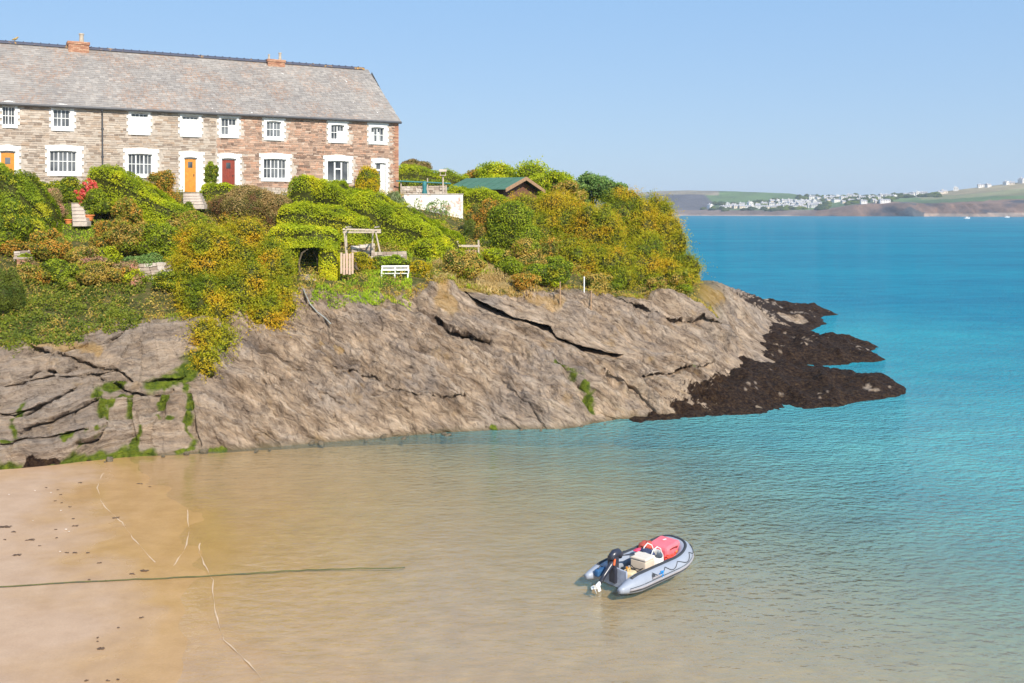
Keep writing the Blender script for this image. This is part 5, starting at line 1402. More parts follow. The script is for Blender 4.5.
# ------------------------------------------------------------------ the dinghy
def dinghy():
    s0 = wpt(605, 590.5); bow = wpt(688, 561)
    hd = math.atan2(bow.y - s0.y, bow.x - s0.x)
    tube_m = plain('hypalon_grey', (0.27, 0.295, 0.35), 0.42, 0.06, 3, bmp=.05)
    blk = plain('rubber_black', (0.03, 0.033, 0.04), 0.6, .2, 6)
    gr = plain('strake_grey', (0.28, 0.26, 0.27), 0.6, .1, 6)
    root = empty('inflatable_dinghy', (s0.x, s0.y, 0.02), hd, label='grey inflatable dinghy afloat in the shallows', cat='dinghy')
    root.rotation_euler = (R(2.0), R(-2.0), hd)
    BW, L, TR = .56, 3.15, .225
    def cl(t):     # centre line of the U tube, t -1..1
        a = abs(t); s_ = 1 if t > 0 else -1; 
        if a > .42:
            k = (a - .42) / .58; x = 1.97 - k * 2.07; return Vector((x, s_ * (BW + .02 * k), TR * .80 + .05 * (1 - k)))
        th = a / .42 * math.pi / 2; x = 1.97 + math.cos(th) ** .7 * .82; y = s_ * BW * math.sin(th) ** .75
        return Vector((x, y, TR * .80 + .05 + .20 * math.cos(th) ** 1.3))
    def rad(t):
        a = abs(t); return TR * (1 if a < .80 else max(.30, 1 - .7 * ((a - .80) / .20) ** 1.5) ) * (1 - .10 * max(0, 1 - a / .4))
    ts = [-1 + 2 * k / 72 for k in range(73)]
    mb = MB(); mb.tube([cl(t) for t in ts], [rad(t) for t in ts], 20); tube = mb.build('inflatable_tube', tube_m, root, smooth=True)
    def along(t0, t1, ang, off, r, n_=40, name='x', mat=blk, flat=1.0, parent=root, seg=6):
        pts = []
        for k in range(n_ + 1):
            t = t0 + (t1 - t0) * k / n_; c = cl(t); d = (cl(min(1, t + .02)) - cl(max(-1, t - .02))).normalized()
            out_ = Vector((d.y, -d.x, 0)).normalized() * (-1)
            if (c + out_ - Vector((1.4, 0, c.z))).length < (c - out_ - Vector((1.4, 0, c.z))).length: out_ = -out_
            rr = rad(t) + off; pts.append(c + out_ * math.cos(ang) * rr + Vector((0, 0, math.sin(ang) * rr)))
        mb = MB(); mb.tube(pts, r, seg); return mb.build(name, mat, parent, smooth=True)
    along(-.88, .88, R(88), -.012, .045, name='top_band')
    along(-.93, .93, R(-8), -.004, .028, name='rubbing_strake', mat=gr)
    along(-.93, .93, R(-22), -.006, .018, name='rubbing_strake', mat=blk)
    along(-.93, .93, R(8), -.008, .012, name='rubbing_strake', mat=blk)
    # looped grab line
    for s_ in (-1, 1):
        for a, b_ in ((.15, .28), (.28, .42), (.42, .56), (.56, .70)):
            pts = []
            for k in range(9):
                t = s_ * (a + (b_ - a) * k / 8); c = cl(t); d = (cl(min(1, t + .02)) - cl(max(-1, t - .02))).normalized(); o_ = Vector((-d.y, d.x, 0)).normalized()
                if (c + o_ - Vector((1.4, 0, c.z))).length < (c - o_ - Vector((1.4, 0, c.z))).length: o_ = -o_
                an = R(52 - 34 * math.sin(math.pi * k / 8)); rr = rad(t) + .012; pts.append(c + o_ * math.cos(an) * rr + Vector((0, 0, math.sin(an) * rr)))
            mb = MB(); mb.tube(pts, .009, 5); mb.build('grab_line', blk, root)
    # valves and pads
    def on(t, ang, off=0.0):
        c = cl(t); d = (cl(min(1, t + .02)) - cl(max(-1, t - .02))).normalized(); o_ = Vector((-d.y, d.x, 0)).normalized()
        if (c + o_ - Vector((1.4, 0, c.z))).length < (c - o_ - Vector((1.4, 0, c.z))).length: o_ = -o_
        return c + o_ * math.cos(ang) * (rad(t) + off) + Vector((0, 0, math.sin(ang) * (rad(t) + off))), d
    blue = plain('blue_cord', (0.02, 0.25, 0.62), .6)
    for t in (-.13, .13, -.70):
        p, d = on(t, R(30)); mb = MB(); mb.lathe((0, 0, 0), [(.06, -.01), (.06, .012), (.03, .02)], 12); ob = mb.build('valve', blk, root); ob.location = p; ob.rotation_euler = (R(60), 0, math.atan2(d.y, d.x))
    p, d = on(-.62, R(25), .02); mb = MB()
    for k in range(5): q_ = [p + Vector((random.uniform(-.09, .09), random.uniform(-.03, .01), random.uniform(-.08, .08))) for _ in range(4)]; mb.tube(q_, .014, 5)
    mb.build('blue_lashing', blue, root)
    p, d = on(-.72, R(20), .02); p2, _ = on(-.60, R(22), .03); mb = MB(); mb.tube([p, p2], .022, 6); mb.build('rowlock', gr, root)
    # floor, transom
    mb = MB(); mb.frame_box((.42, -.42, .06), (2.1, 0, 0), (0, .84, 0), (0, 0, .03)); mb.build('floorboard', plain('floor_grey', (0.22, 0.23, 0.26), .6), root)
    mb = MB(); mb.frame_box((.36, -.40, -.02), (.045, 0, 0), (0, .80, 0), (0, 0, .50)); mb.build('transom', plain('transom_board', (0.33, 0.36, 0.44), .5), root, bevel=.01)
    mb = MB(); mb.frame_box((1.35, -.44, .30), (.24, 0, 0), (0, .88, 0), (0, 0, .03)); mb.build('thwart', plain('thwart_white', (0.6, 0.6, 0.6), .5), root, bevel=.01)
    # outboard tipped up on the transom
    cow = plain('motor_black', (0.028, 0.03, 0.045), 0.3, .2, 4, bmp=0)
    mb = MB(); mb.tube([(.60, .05, .66), (.58, .05, .74), (.52, .05, .80), (.40, .05, .81), (.31, .05, .76), (.27, .05, .68)], [.06, .10, .115, .11, .10, .07], 14)
    mot = mb.build('outboard_motor', cow, root, smooth=True)
    mb = MB(); mb.tube([(.42, .05, .70), (.24, .05, .52), (.02, .04, .36), (-.16, .03, .20)], [.085, .07, .055, .05], 10); mb.build('motor_leg', cow, root, smooth=True)
    mb = MB(); mb.frame_box((.30, -.05, .40), (.17, 0, 0), (0, .26, 0), (0, 0, .34)); mb.frame_box((.26, -.10, .10), (.09, 0, 0), (0, .22, 0), (0, 0, .40)); mb.build('motor_clamp', cow, root, bevel=.02)
    mb = MB(); mb.tube([(-.10, .03, .26), (-.20, .03, .18), (-.30, .03, .13), (-.36, .03, .12)], [.03, .055, .05, .01], 10)
    mb.frame_box((-.22, .015, .00), (.10, 0, 0), (0, .03, 0), (-.05, 0, .17)); mb.build('gearcase', M['white_paint'], root, smooth=False)
    mb = MB()
    for k in range(3):
        a = k * 2.094; c = Vector((-.35, .03, .12)); q_ = Vector((0, math.cos(a), math.sin(a))); w_ = Vector((.03, -math.sin(a) * .05, math.cos(a) * .05))
        mb.add([c, c + q_ * .07 + w_, c + q_ * .13, c + q_ * .07 - w_, c + Vector((.012, 0, 0)), c + q_ * .07 + w_ + Vector((.012, 0, 0)), c + q_ * .13 + Vector((.012, 0, 0)), c + q_ * .07 - w_ + Vector((.012, 0, 0))], [(0, 1, 2, 3), (7, 6, 5, 4), (0, 4, 5, 1), (1, 5, 6, 2), (2, 6, 7, 3), (3, 7, 4, 0)])
    mb.build('propeller', M['white_paint'], root)
    mb = MB(); mb.tube([(.55, .05, .72), (.80, -.03, .70), (1.0, -.08, .68)], [.025, .02, .028], 8); mb.build('tiller', cow, root, smooth=True)
    mb = MB(); mb.tube([(.33, -.03, .72), (.30, -.03, .56)], .03, 6); mb.build('motor_stripe', plain('motor_orange', (.7, .12, .03), .4), root)
    # ---- cargo, each thing on its own
    bpy.context.view_layer.update(); Mw = root.matrix_world
    def cargo(name, x, y, z, label, cat, rz=0):
        p = Mw @ Vector((x, y, z)); return empty(name, p, hd + rz, label=label, cat=cat)
    cream = plain('cool_box_cream', (0.58, 0.47, 0.36), .5, .06)
    e = cargo('cool_box', 1.17, -.20, .09, 'beige lidded cool box standing in the middle of the dinghy', 'cool box', R(8))
    mb = MB(); mb.frame_box((-.19, -.24, 0), (.40, 0, 0), (0, .48, 0), (0, 0, .46)); mb.build('body', cream, e, bevel=.03)
    mb = MB(); mb.frame_box((-.21, -.26, .462), (.44, 0, 0), (0, .52, 0), (0, 0, .08)); mb.build('lid', plain('cool_box_lid', (0.66, 0.57, 0.48), .5, .05), e, bevel=.03)
    mb = MB(); mb.tube([(-.225, -.18, .30), (-.245, -.1, .26), (-.245, .1, .26), (-.225, .18, .30)], .012, 6); mb.build('handle', M['dark'], e)
    # white tote with dark jacket
    e = cargo('tote_bag', 1.66, -.12, .09, 'open white tote bag beside the cool box with clothes inside', 'bag', R(-5))
    mb = MB(); K = 20; vs = []; rings = [(.22, 0), (.27, .15), (.28, .32), (.27, .45)]
    for r_, z in rings:
        for j in range(K): a = 2 * math.pi * j / K; vs.append((r_ * .85 * math.cos(a) * (1 + .06 * math.sin(3 * a)), r_ * 1.25 * math.sin(a), z + .05 * math.sin(2 * a + z * 4) * (z > .3)))
    fs = [(i * K + j, i * K + (j + 1) % K, (i + 1) * K + (j + 1) % K, (i + 1) * K + j) for i in range(3) for j in range(K)] + [tuple(range(K))[::-1]]
    mb.add(vs, fs); bag = mb.build('body', plain('tote_white', (0.72, 0.68, 0.62), .8, .05), e, smooth=True); sm = bag.modifiers.new('thick', 'SOLIDIFY'); sm.thickness = .012
    for y in (-.15, .15):
        mb = MB(); mb.tube([(-.2, y, .42), (-.14, y * 1.1, .58), (0, y * 1.2, .66), (.14, y * 1.1, .58), (.2, y, .42)], .014, 6); mb.build('strap', M['white_paint'], e)
    def lump(nm, lb, ct, x, y, z, rx, ry, rz_, mat, seed=0, amp=.25, rot=0):
        p = Mw @ Vector((x, y, z)); V, Q = sphere_grid((0, 0, 0), (rx, ry, rz_), 22, 14, amp, seed)
        me = np_mesh(nm, V, Q, smooth=True); ob = link(nm, me, None, mat, label=lb, cat=ct); ob.location = p; ob.rotation_euler = (0, 0, hd + rot); return ob
    lump('jacket', 'crumpled dark navy jacket stuffed in the white tote', 'jacket', 1.58, .04, .50, .19, .24, .13, plain('navy_cloth', (0.03, 0.04, 0.09), .9, .4), 3, .5)
    lump('towel', 'small pink red towel on top of the navy jacket', 'towel', 1.45, .22, .58, .11, .07, .04, plain('pink_cloth', (0.62, 0.05, 0.12), .9, .3), 4, .5)
    lump('jacket', 'rust red jacket lying on the far side tube', 'jacket', 1.98, .38, .50, .20, .16, .12, plain('rust_cloth', (0.40, 0.07, 0.05), .9, .3), 5, .5)
    e = cargo('dry_bag', 2.30, .02, .12, 'large flat pink red bag in the bow of the dinghy', 'bag', R(4))
    mb = MB(); mb.frame_box((-.30, -.30, .0), (.60, 0, .10), (0, .66, 0.0), (0.03, 0, .46)); mb.build('body', plain('bag_red', (0.80, 0.15, 0.18), .55, .12, 4), e, bevel=.07)
    mb = MB(); mb.frame_box((.05, .05, .53), (.14, 0, 0), (0, .05, 0), (0, 0, .006)); mb.build('label_patch', M['white_paint'], e)
    mb = MB(); mb.tube([(-.15, -.30, .40), (-.1, -.36, .46), (.1, -.36, .46), (.15, -.30, .40)], .014, 6); mb.build('handle', M['wood_red'], e)
    e = cargo('rope_coil', 2.12, -.36, .34, 'loose orange red rope piled beside the pink bag', 'rope')
    mb = MB(); rg = random.Random(3)
    for k in range(9):
        c = Vector((rg.uniform(-.2, .22), rg.uniform(-.08, .08), rg.uniform(0, .1))); r_ = rg.uniform(.06, .13)
        mb.tube([c + Vector((r_ * 1.4 * math.cos(a), r_ * .7 * math.sin(a), .03 * math.sin(2 * a + k))) for a in [i * .55 for i in range(11)]], .017, 6)
    mb.build('coil', plain('rope_red', (0.75, 0.07, 0.04), .7, .2), e)
    mb = MB(); c = Vector((.30, .06, .08)); mb.tube([c, c + Vector((.2, .1, .06)), c + Vector((.34, .24, .03))], .02, 6); mb.build('rope_end', plain('rope_orange', (0.75, 0.28, 0.03), .7, .2), e)
    e = cargo('fuel_can', .62, -.25, .09, 'cream plastic fuel can by the dinghy transom', 'fuel can', R(20))
    mb = MB(); mb.frame_box((-.15, -.17, 0), (.30, 0, 0), (0, .34, 0), (0, 0, .30)); mb.build('body', plain('can_cream', (0.62, 0.50, 0.30), .5, .1), e, bevel=.05)
    mb = MB(); mb.tube([(-.1, 0, .29), (-.08, 0, .36), (.06, 0, .36), (.08, 0, .29)], .02, 6); mb.build('handle', plain('can_tan', (0.5, 0.33, 0.12), .5), e)
    mb = MB(); mb.lathe((.1, .1, .29), [(.035, 0), (.035, .06)], 10); mb.build('cap', M['wood_orange'], e)
    e = cargo('fuel_tank', .92, .02, .09, 'black fuel tank on the dinghy floor beside the motor', 'fuel tank')
    mb = MB(); mb.frame_box((-.15, -.2, 0), (.26, 0, 0), (0, .4, 0), (0, 0, .22)); mb.build('body', M['dark'], e, bevel=.05)
    mb = MB(); mb.lathe((0, 0, .22), [(.04, 0), (.04, .04), (.02, .05)], 10); mb.build('cap', gr, e)
    e = cargo('blue_bag', .20, .36, .20, 'small dark blue bag wedged at the dinghy stern', 'bag')
    mb = MB(); mb.frame_box((-.17, -.09, 0), (.32, 0, .02), (0, .16, 0), (0, 0, .18)); mb.build('body', plain('bag_blue', (0.02, 0.09, 0.22), .7, .2), e, bevel=.04)
    mb = MB(); mb.tube([(-.1, 0, .18), (0, 0, .25), (.1, 0, .19)], .012, 6); mb.build('strap', M['dark'], e)
dinghy()

# ------------------------------------------------------------------ bits on the sand
weedm = M['rock']
wm_ = plain('washed_weed', (0.10, 0.06, 0.035), .6, .4, 9)
def weedbit(px, py, w_, label, h_=.05, grp='seaweed scraps on the sand'):
    p = wpt(px, py); z = float(sand_z(np.array([p.x]), np.array([p.y]))[0][0]); p = wpt(px, py, max(z, -.3)); r_ = w_ * p.y / F / 2; mb = MB(); rg = random.Random(int(px * 7 + py))
    for k in range(max(4, int(w_ * 1.6))):
        c = Vector((rg.uniform(-r_, r_) * .8, rg.uniform(-r_, r_) * .5, rg.uniform(.005, .03))); a = rg.uniform(0, 6.28); l = rg.uniform(.4, 1.0) * r_ * .8
        d = Vector((math.cos(a), math.sin(a) * .8, 0)); mb.tube([c - d * l * .6, c + Vector((0, 0, .03 * rg.random() + .01)), c + d * l], [.012, .02, .006], 5)
    ob = mb.build('seaweed_scrap', wm_, label=label, cat='seaweed', group=grp); ob.location = p; ob.scale = (1, 1, .4)
SMALL = 'small dark scrap of washed up seaweed on the sand'
for px, py, w_, lb in ((5, 527, 12, 'longest dark seaweed scrap at the left edge of the beach'), (17, 555, 8, 'dark ragged seaweed clump on the left of the dry sand'), (30, 540, 8, 'dark seaweed scrap right of and above the ragged clump'),
                       (76, 526, 7, 'dark seaweed scrap on wet sand in the row below the footmarks'), (116, 518, 7, 'dark seaweed scrap on the thin wave line'), (99, 563, 5, 'round dark seaweed scrap alone on the wet sand'),
                       (144, 571, 8, 'dark seaweed scrap touching the shallow water above the rope'), (133, 574, 6, 'narrow seaweed scrap just above the rope'), (141, 618, 4, 'tiny seaweed scrap in the bright wet patch'), (101, 649, 8, 'thin seaweed scrap on wet sand near the bottom edge')):
    weedbit(px, py, w_, lb)
for px, py, w_ in ((14, 532, 4), (40, 546, 3), (55, 501, 3), (61, 495, 3), (62, 503, 3), (58, 490, 2.5), (70, 507, 4), (74, 519, 4), (56, 530, 3), (57, 538, 3), (5, 540, 3), (67, 553, 4), (75, 553, 5), (88, 553, 4), (90, 580, 4), (106, 581, 4), (97, 638, 3), (98, 642, 2.5), (118, 628, 3), (86, 681, 4), (108, 681, 4), (118, 680, 3), (140, 484, 6), (150, 487, 3), (80, 483, 4), (46, 488, 3)):
    weedbit(px, py, w_, SMALL)
pm_ = plain('pebble_pale', (0.50, 0.42, 0.34), .7, .1); first = None
for px, py, r_ in ((35, 491, .05), (51, 493, .05), (61, 511, .06), (66, 530, .07), (69, 532, .05), (60, 552, .05), (9, 495, .05), (33, 521, .04)):
    p = wpt(px, py); z = float(sand_z(np.array([p.x]), np.array([p.y]))[0][0]); p = wpt(px, py, z)
    if first is None:
        V, Q = sphere_grid((0, 0, 0), (1, .7, .5), 12, 8, .2, 4); first = link('pebble', np_mesh('pebble', V, Q, smooth=True), None, pm_); ob = first
    else: ob = first.copy(); COL.objects.link(ob)
    tag(ob, 'pale pebble lying on the beach sand', 'pebble', 'pale pebbles on the sand'); ob.location = p + Vector((0, 0, r_ * .3)); ob.scale = (r_ * .6, r_ * .6, r_ * .6); ob.rotation_euler = (0, 0, px)
# the thin swash lines at the water's edge
fm_ = plain('swash_foam', (0.54, 0.38, 0.24), .8, .15, 5)
for lb, pth in (('thin pale swash line curving from the rocks down the wet sand', [(104, 474), (99, 482), (97, 490), (102, 505), (112, 516), (122, 524), (132, 538), (140, 548), (158, 566)]),
                ('faint short swash line ending at the mooring rope', [(187, 510), (189, 528), (187, 545), (180, 557), (172, 568)]),
                ('long wavering pale swash line crossing the mooring rope', [(200, 543), (199, 552), (205, 566), (213, 580), (213, 598), (217, 618), (224, 640), (240, 655), (250, 664), (264, 682)])):
    q_ = []
    for a, b_ in zip(pth[:-1], pth[1:]):
        for k in range(7):
            t = k / 7; q_.append((a[0] + (b_[0] - a[0]) * t + .5 * math.sin(k * .8 + a[1]), a[1] + (b_[1] - a[1]) * t))
    q_ = [wpt(*p) for p in q_]; mb = MB(); vs = []
    for i, p in enumerate(q_):
        d = (q_[min(i + 1, len(q_) - 1)] - q_[max(i - 1, 0)]).normalized(); w_ = max(.001, .007 + .010 * math.sin(i * .6) + .006 * random.random()); sd = Vector((d.y, -d.x, 0)) * w_
        z = max(float(sand_z(np.array([p.x]), np.array([p.y]))[0][0]), 0) + .004
        vs += [Vector((p.x, p.y, z)) - sd, Vector((p.x, p.y, z + .004)), Vector((p.x, p.y, z)) + sd]
    fs = []
    for i in range(len(q_) - 1): fs += [(i * 3, i * 3 + 1, i * 3 + 4, i * 3 + 3), (i * 3 + 1, i * 3 + 2, i * 3 + 5, i * 3 + 4)]
    o = q_[0]; mb.add([v - o for v in vs], fs); ob = mb.build('foam_line', fm_, smooth=True, label=lb, cat='foam', kind='stuff'); ob.location = o
# a dark frond under the water near the bottom edge
p = wpt(925, 676); z = float(sand_z(np.array([p.x]), np.array([p.y]))[0][0]); mb = MB(); rg = random.Random(5)
kp = plain('kelp', (0.012, 0.03, 0.06), .7, .3)
for k in range(12):
    x = rg.uniform(-.4, .1); mb.tube([(x, rg.uniform(-.06, .08), .05), (x + .2, rg.uniform(-.05, .05), .12), (x + rg.uniform(.35, .5), rg.uniform(-.08, .0), .05)], [.04, .05, .012], 6)
ob = mb.build('kelp_frond', kp, label='dark kelp frond in the clear shallows at the lower right', cat='kelp'); ob.location = Vector((p.x, p.y, z - .03)); ob.scale = (.9, .8, .6)
# boulders along the foot of the cliff
first = None
rkb = plain('boulder_rock', (0.12, 0.095, 0.06), .85, .5, 3, bmp=.6, bdist=.03)
for k in range(30):
    px = random.choice([random.uniform(0, 200), random.uniform(200, 700)]); base_py = np.interp(px, cpx, [CTRL[c][0] for c in cpx]); p = wpt(px, base_py + random.uniform(-1, 3.0)); r_ = random.uniform(.06, .17)
    if first is None:
        V, Q = sphere_grid((0, 0, 0), (1, .8, .6), 12, 9, .45, 9); first = link('boulder', np_mesh('boulder', V, Q, smooth=False), None, rkb); ob = first
    else: ob = first.copy(); COL.objects.link(ob)
    tag(ob, 'small wet boulder at the waterline under the cliff', 'boulder', 'boulders at the foot of the rocks'); ob.location = p; ob.scale = (r_ * random.uniform(.8, 1.6), r_, r_); ob.rotation_euler = (random.random(), random.random(), random.random() * 6)

# ------------------------------------------------------------------ the far shore
fpx = np.arange(250, 1420, 2.0)
def I(xs, ys): return np.interp(fpx, xs, ys)
sh_py = I([250, 640, 1024, 1420], [215.0, 215.4, 216.9, 218.4])
cl_py = I([250, 640, 700, 780, 830, 860, 905, 940, 1024, 1420], [211, 211, 211.5, 211.5, 210, 205, 203, 203.5, 204, 200])     # cliff top
hl_py = I([250, 560, 640, 660, 690, 735, 790, 806, 830, 865, 905, 940, 977, 1024, 1100, 1420], [203, 196, 192.5, 191, 190.3, 191.4, 193.5, 196, 197, 196, 195.5, 192, 187.5, 181.5, 176, 172])
def lw(py, Y): return (H - (py - HY) / F * Y)
ShY = H * F / (sh_py - HY)
tF = np.array([0, 1, 2, 3, 4.0]); rowsF = np.concatenate([np.linspace(0, 1, 14, endpoint=False), np.linspace(1, 2, 30, endpoint=False), np.linspace(2, 3, 16, endpoint=False), np.linspace(3, 4, 6)])
Yc = np.stack([ShY - 20, ShY + 30, ShY + 420, ShY + 700, ShY + 1500])
Zc = np.stack([np.full_like(ShY, -3), lw(cl_py, ShY + 30), lw(hl_py, ShY + 420), lw(hl_py, ShY + 420) - 2, np.full_like(ShY, 0.0)])
FY = np.stack([np.interp(rowsF, tF, Yc[:, j]) for j in range(len(fpx))], 1); FZ = np.stack([np.interp(rowsF, tF, Zc[:, j]) for j in range(len(fpx))], 1)
FX = (fpx[None] - CX) / F * FY; FP = np.stack([FX, FY, FZ], -1); RT = rowsF[:, None] * np.ones_like(FX); FPXg = fpx[None] * np.ones_like(FX)
cliffy = sstep(820, 900, FPXg) * (1 - sstep(1.0, 1.6, RT))
FP[..., 1] += cliffy * (60 * fbm(FP * np.array([1, 0.2, 0.6]), 60, 4, 401, True)) + (RT < 1.2) * 8 * fbm(FP, 40, 3, 405)
FP[..., 2] += (1.8 * fbm(FP, 90, 3, 411)) * sstep(.6, 1.4, RT) * (1 - .6 * sstep(1.7, 2, RT))
c_f = np.zeros(FX.shape + (3,)); nzF = fbm(FP, 70, 4, 421)
green_, tan_, purp, cliffc, lush, sandf = map(np.array, ((.12, .19, .05), (.42, .33, .17), (.10, .085, .085), (.20, .13, .115), (.09, .14, .035), (.42, .30, .22)))
c_f[:] = green_
c_f[(RT > 1.75) & (FPXg < 720)] = (.30, .24, .15)
c_f[(RT > 1.0) & (RT < 1.8) & (FPXg < 700 + 30 * (1.8 - RT) + 14 * nzF)] = purp
c_f[(FPXg > 930 - 40 * (RT - 1.2)) & (RT > 1.35 + .12 * nzF + .25 * sstep(940, 1024, FPXg) * 0)] = (.24, .23, .10)
c_f[(FPXg > 900) & (RT > 1.62 + .15 * nzF) & (FPXg + 50 * (RT - 2) > 910)] = tan_
c_f[(RT < 1.05) & (FPXg < 830)] = (.20, .14, .11)
k_ = (FPXg >= 820 + 20 * nzF) & (RT < 1.15 + .25 * nzF); gul = fbm(FP * np.array([1, .3, 1]), 30, 4, 431, True)[..., None]; c_f[k_] = (np.array((.24, .14, .09)) * sstep(-.1, .5, gul) + np.array((.035, .035, .045)) * (1 - sstep(-.1, .5, gul)))[k_]
k_ = (FPXg >= 905) & (FPXg < 960) & (RT < 1.12 + .2 * nzF) & (nzF > -.05); c_f[k_] = (.07, .075, .075)
c_f[(RT < .36 + .12 * nzF) & ((FPXg > 930) | (FPXg < 800))] = sandf
c_f *= .8 * (1 + .7 * nzF[..., None])
me = np_mesh('far_coast', FP.reshape(-1, 3), grid_faces(*FX.shape), c_f.reshape(-1, 3))
m, n, b = nodes('far_coast'); a = attr(n, 'Col'); n.links.new(mixc(n, .5, a.outputs['Color'], ramp(n, noise(n, .03, 6, .7), [(0.3, (.6, .6, .6)), (0.7, (1.3, 1.3, 1.3))]), 'MULTIPLY'), b.inputs['Base Color']); b.inputs['Roughness'].default_value = 1.0
bump(n, b, noise(n, .05, 5, .7), .8, 8.0)
link('far_headland_hills', me, None, m, kind='structure')
def far_pt(px, py):
    j = int(np.clip((px - 250) / 2, 0, len(fpx) - 1)); pyc = HY + (H - FP[:, j, 2]) / FP[:, j, 1] * F
    for r in range(12, 60):
        if pyc[r] >= py >= pyc[r + 1] : return Vector((FP[r, j, 0], FP[r, j, 1], FP[r, j, 2]))
    r = 43; return Vector((FP[r, j, 0], FP[r, j, 1], FP[r, j, 2]))
# white houses of the village: three shapes shared by all
wl_m = plain('far_wall_white', (0.70, 0.67, 0.63), .9, .05, .2, bmp=0); wc_m = plain('far_wall_cream', (0.66, 0.56, 0.44), .9, .05, .2, bmp=0)
rf_g = plain('far_roof_slate', (0.34, 0.33, 0.34), .9, .1, .2, bmp=0); wn_m = M['dark']
def house_mesh(k, w_, d_, h_, rh, wall, gable=False):
    mb = MB(); mb.frame_box((-w_ / 2, -d_ / 2, -3), (w_, 0, 0), (0, d_, 0), (0, 0, h_ + 3), 0)
    e = .5
    if gable: A = [(-w_ / 2 - e, -d_ / 2 - e, h_), (-w_ / 2 - e, d_ / 2 + e, h_), (0, d_ / 2 + e, h_ + rh), (0, -d_ / 2 - e, h_ + rh), (w_ / 2 + e, -d_ / 2 - e, h_), (w_ / 2 + e, d_ / 2 + e, h_)]
    else: A = [(-w_ / 2 - e, -d_ / 2 - e, h_), (w_ / 2 + e, -d_ / 2 - e, h_), (w_ / 2 + e, 0, h_ + rh), (-w_ / 2 - e, 0, h_ + rh), (-w_ / 2 - e, d_ / 2 + e, h_), (w_ / 2 + e, d_ / 2 + e, h_)]
    if gable: mb.add(A, [(0, 3, 2, 1), (3, 4, 5, 2), (1, 2, 5), (0, 1, 5, 4)], 1); mb.add([A[0], A[4], A[3]], [(0, 1, 2)], 0)
    else: mb.add(A, [(0, 1, 2, 3), (3, 2, 5, 4), (0, 3, 4), (1, 5, 2), (0, 4, 5, 1)], 1)
    mb.frame_box((-w_ * .3, -.8, h_ + rh - .8), (1.2, 0, 0), (0, 1.4, 0), (0, 0, 2.2), 0)
    nw = max(2, int(w_ / 4))
    for i in range(nw):
        for z in ([1.3, 4.1] if h_ > 5 else [1.3]):
            x = -w_ / 2 + (i + .5) * w_ / nw; mb.frame_box((x - .6, -d_ / 2 - .06, z), (1.2, 0, 0), (0, .05, 0), (0, 0, 1.4), 2)
    ob = mb.build('village_house', [wall, rf_g, wn_m]); return ob
protos = [house_mesh(0, 12, 8, 6, 2.2, wl_m), house_mesh(1, 9, 10, 6.5, 2.8, wl_m, True), house_mesh(2, 18, 8, 5.5, 2.0, wl_m), house_mesh(3, 10, 8, 4, 3, wc_m)]
used = set()
rg = random.Random(11)
VL = [(711, 207.5, 1)] + [(722 + 5.2 * k, 208.2 - .03 * k + rg.uniform(-.5, .5), rg.choice([0, 1, 0, 2, 3])) for k in range(19)] + [(728 + 7.5 * k, 205.9 + rg.uniform(-.5, .4), rg.choice([0, 1, 3])) for k in range(13)]
VL += [(790 + rg.uniform(0, 28), rg.uniform(203, 207), rg.choice([0, 1, 2, 3])) for _ in range(12)] + [(772 + 6 * k, 203.2 + rg.uniform(-1, .8), rg.choice([0, 1, 3])) for k in range(8)]
VL += [(826 + 6.3 * k, 198.5 + rg.uniform(-1.2, 1.4), rg.choice([0, 1, 2])) for k in range(12)] + [(828 + 8 * k, 202.3 + rg.uniform(-1, 1.5), rg.choice([0, 2, 3])) for k in range(9)] + [(812 + 7 * k, 199.8 + rg.uniform(-1, 1), rg.choice([0, 1, 3])) for k in range(5)]
VL += [(909, 196.2, 2), (914, 195.4, 0), (919, 196, 1), (925, 195.6, 0), (957, 190.6, 1), (982, 187, 2), (988, 186.8, 0), (1007, 184.6, 1), (1013, 184.4, 3), (940, 194, 3), (944, 193.5, 3), (1022, 182.8, 1)]
SPC = {0: 'white house alone at the left end of the village across the water'}
for k, (px, py, t) in enumerate(VL):
    pr = protos[t]
    if t in used: ob = pr.copy(); COL.objects.link(ob)
    else: ob = pr; used.add(t)
    p = far_pt(px, py); ob.location = p; s_ = rg.uniform(.85, 1.15); ob.scale = (s_, s_, s_ * (1.0)); ob.rotation_euler = (0, 0, rg.uniform(-.5, .5))
    if px > 950: lb = 'white house high on the right hilltop across the water'; g = 'houses on the far right hilltop'
    elif px > 900: lb = 'pale house at the right end of the village above the cliffs'; g = 'houses above the far cliffs'
    elif k == 0: lb = SPC[0]; g = 'houses of the far village'
    elif t == 3: lb = 'small cream cottage in the village across the water'; g = 'cream cottages of the far village'
    elif t == 2: lb = 'long white house in the village across the water'; g = 'long houses of the far village'
    elif t == 1: lb = 'white gable fronted house in the village across the water'; g = 'gabled houses of the far village'
    else: lb = 'broad white house in the village across the water'; g = 'broad houses of the far village'
    tag(ob, lb, 'house', g)
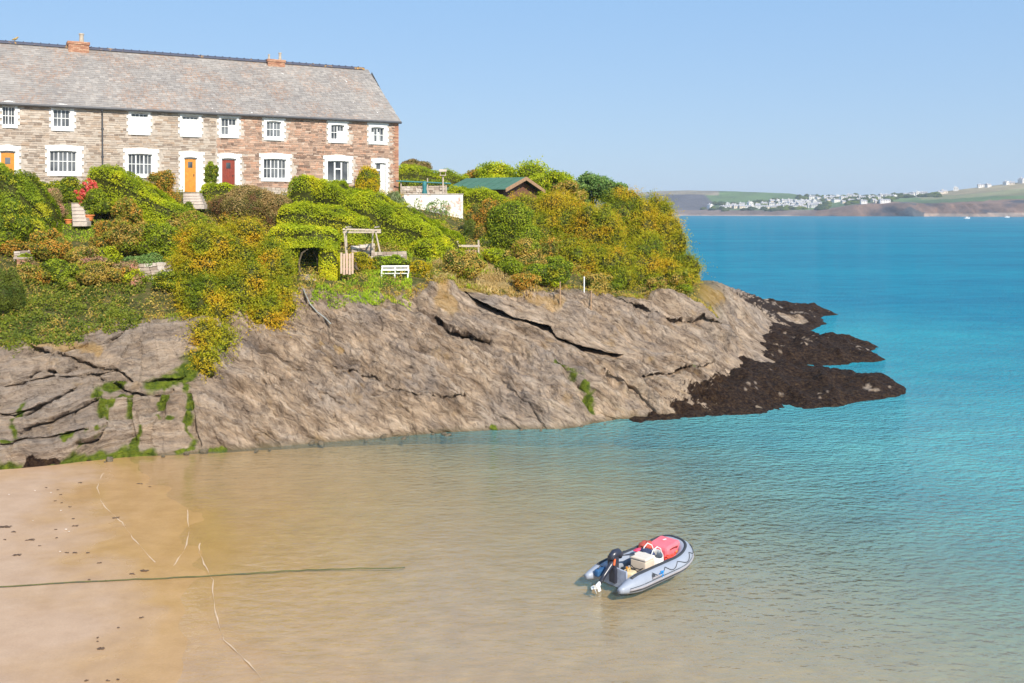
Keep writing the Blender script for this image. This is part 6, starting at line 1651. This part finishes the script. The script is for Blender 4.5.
# far trees and hedgerows as one mass
fo_ = Foliage()
for (x0, x1, y0, y1, cnt) in ((755, 800, 201, 205.5, 26), (800, 870, 195, 205, 60), (862, 905, 197, 203, 26), (895, 950, 195, 197.5, 30), (716, 790, 203.5, 206, 24), (780, 830, 206, 210, 24), (705, 800, 209, 211, 20)):
    for _ in range(cnt):
        p = far_pt(rg.uniform(x0, x1), rg.uniform(y0, y1)); c = np.array(p) + np.array([0, 8, 2]); r_ = np.array([rg.uniform(5, 12), rg.uniform(4, 8), rg.uniform(3, 5.5)])
        V, Q = sphere_grid(c, r_, 9, 6, .5, rg.randint(0, 99)); fo_.add(V, Q, np.tile(np.array(rg.choice(PAL['dark'] + PAL['green'][:1])), (len(V), 1)))
ob = link('far_woodland', fo_.mesh('far_woodland', (600, 2000, 10))); ob.location = (600, 2000, 10); tag(ob, 'dark trees and hedgerows among the houses of the far village', 'woodland', None, 'stuff')
# two motor boats far off
for px, py, lb in ((967, 218.6, 'small white motor boat on the far water, the left of two'), (1007, 217.6, 'small white motor boat below the right cliffs across the water')):
    p = wpt(px, py); root = empty('motor_boat', p, R(10), label=lb, cat='boat')
    mb = MB(); S5 = [(-4, 1.3, 1.1), (-1, 1.5, 1.15), (2, 1.2, 1.3), (4.3, .05, 1.6)]
    vs = []
    for x, y, z in S5: vs += [(x, -y, z), (x, y, z), (x * .93, y * .6, -.3), (x * .93, -y * .6, -.3)]
    fs = [];
    for i in range(3):
        o_ = i * 4
        for j in range(4): fs.append((o_ + j, o_ + (j + 1) % 4, o_ + 4 + (j + 1) % 4, o_ + 4 + j))
    fs += [(3, 2, 1, 0), (12, 13, 14, 15)]; mb.add(vs, fs); mb.build('hull', M['white_paint'], root)
    mb = MB(); mb.frame_box((-1.2, -.8, 1.1), (2.4, 0, 0), (0, 1.6, 0), (-.3, 0, 1.3)); mb.build('cabin', M['white_paint'], root, bevel=.1)
    mb = MB(); mb.frame_box((-.9, -.84, 1.7), (1.7, 0, 0), (0, 1.68, 0), (0, 0, .35)); mb.build('cabin_window', M['dark'], root)

# ------------------------------------------------------------------ air
hz = MB(); hz.frame_box((-5200, -60, -8), (10400, 0, 0), (0, 6400, 0), (0, 0, 90))
m = bpy.data.materials.new('haze'); m.use_nodes = True; n = m.node_tree; n.nodes.remove(n.nodes['Principled BSDF'])
pv = N(n, 'ShaderNodeVolumePrincipled'); pv.inputs['Color'].default_value = (0.70, 0.81, 0.97, 1); pv.inputs['Density'].default_value = 0.00014; pv.inputs['Anisotropy'].default_value = 0.0
n.links.new(pv.outputs[0], n.nodes['Material Output'].inputs['Volume'])
hz.build('haze', m, kind='stuff')

# things that share a label are told apart by their order in view
from collections import defaultdict
by = defaultdict(list)
for o in S.objects:
    if o.parent is None and 'label' in o: by[o['label']].append(o)
def nth(i): return '%d%s' % (i, 'th' if 10 <= i % 100 <= 20 else {1: 'st', 2: 'nd', 3: 'rd'}.get(i % 10, 'th'))
for lb, L in by.items():
    if len(L) < 2: continue
    L.sort(key=lambda o: o.location.x / max(1.0, o.location.y)); short = ' '.join(lb.split()[:11])
    for i, o in enumerate(L): o['label'] = short + (', leftmost of its kind' if i == 0 else ', rightmost of its kind' if i == len(L) - 1 else ', %s from the left' % nth(i + 1))
print('TRIS', sum(len(o.data.polygons) * 2 for o in S.objects if o.type == 'MESH'))
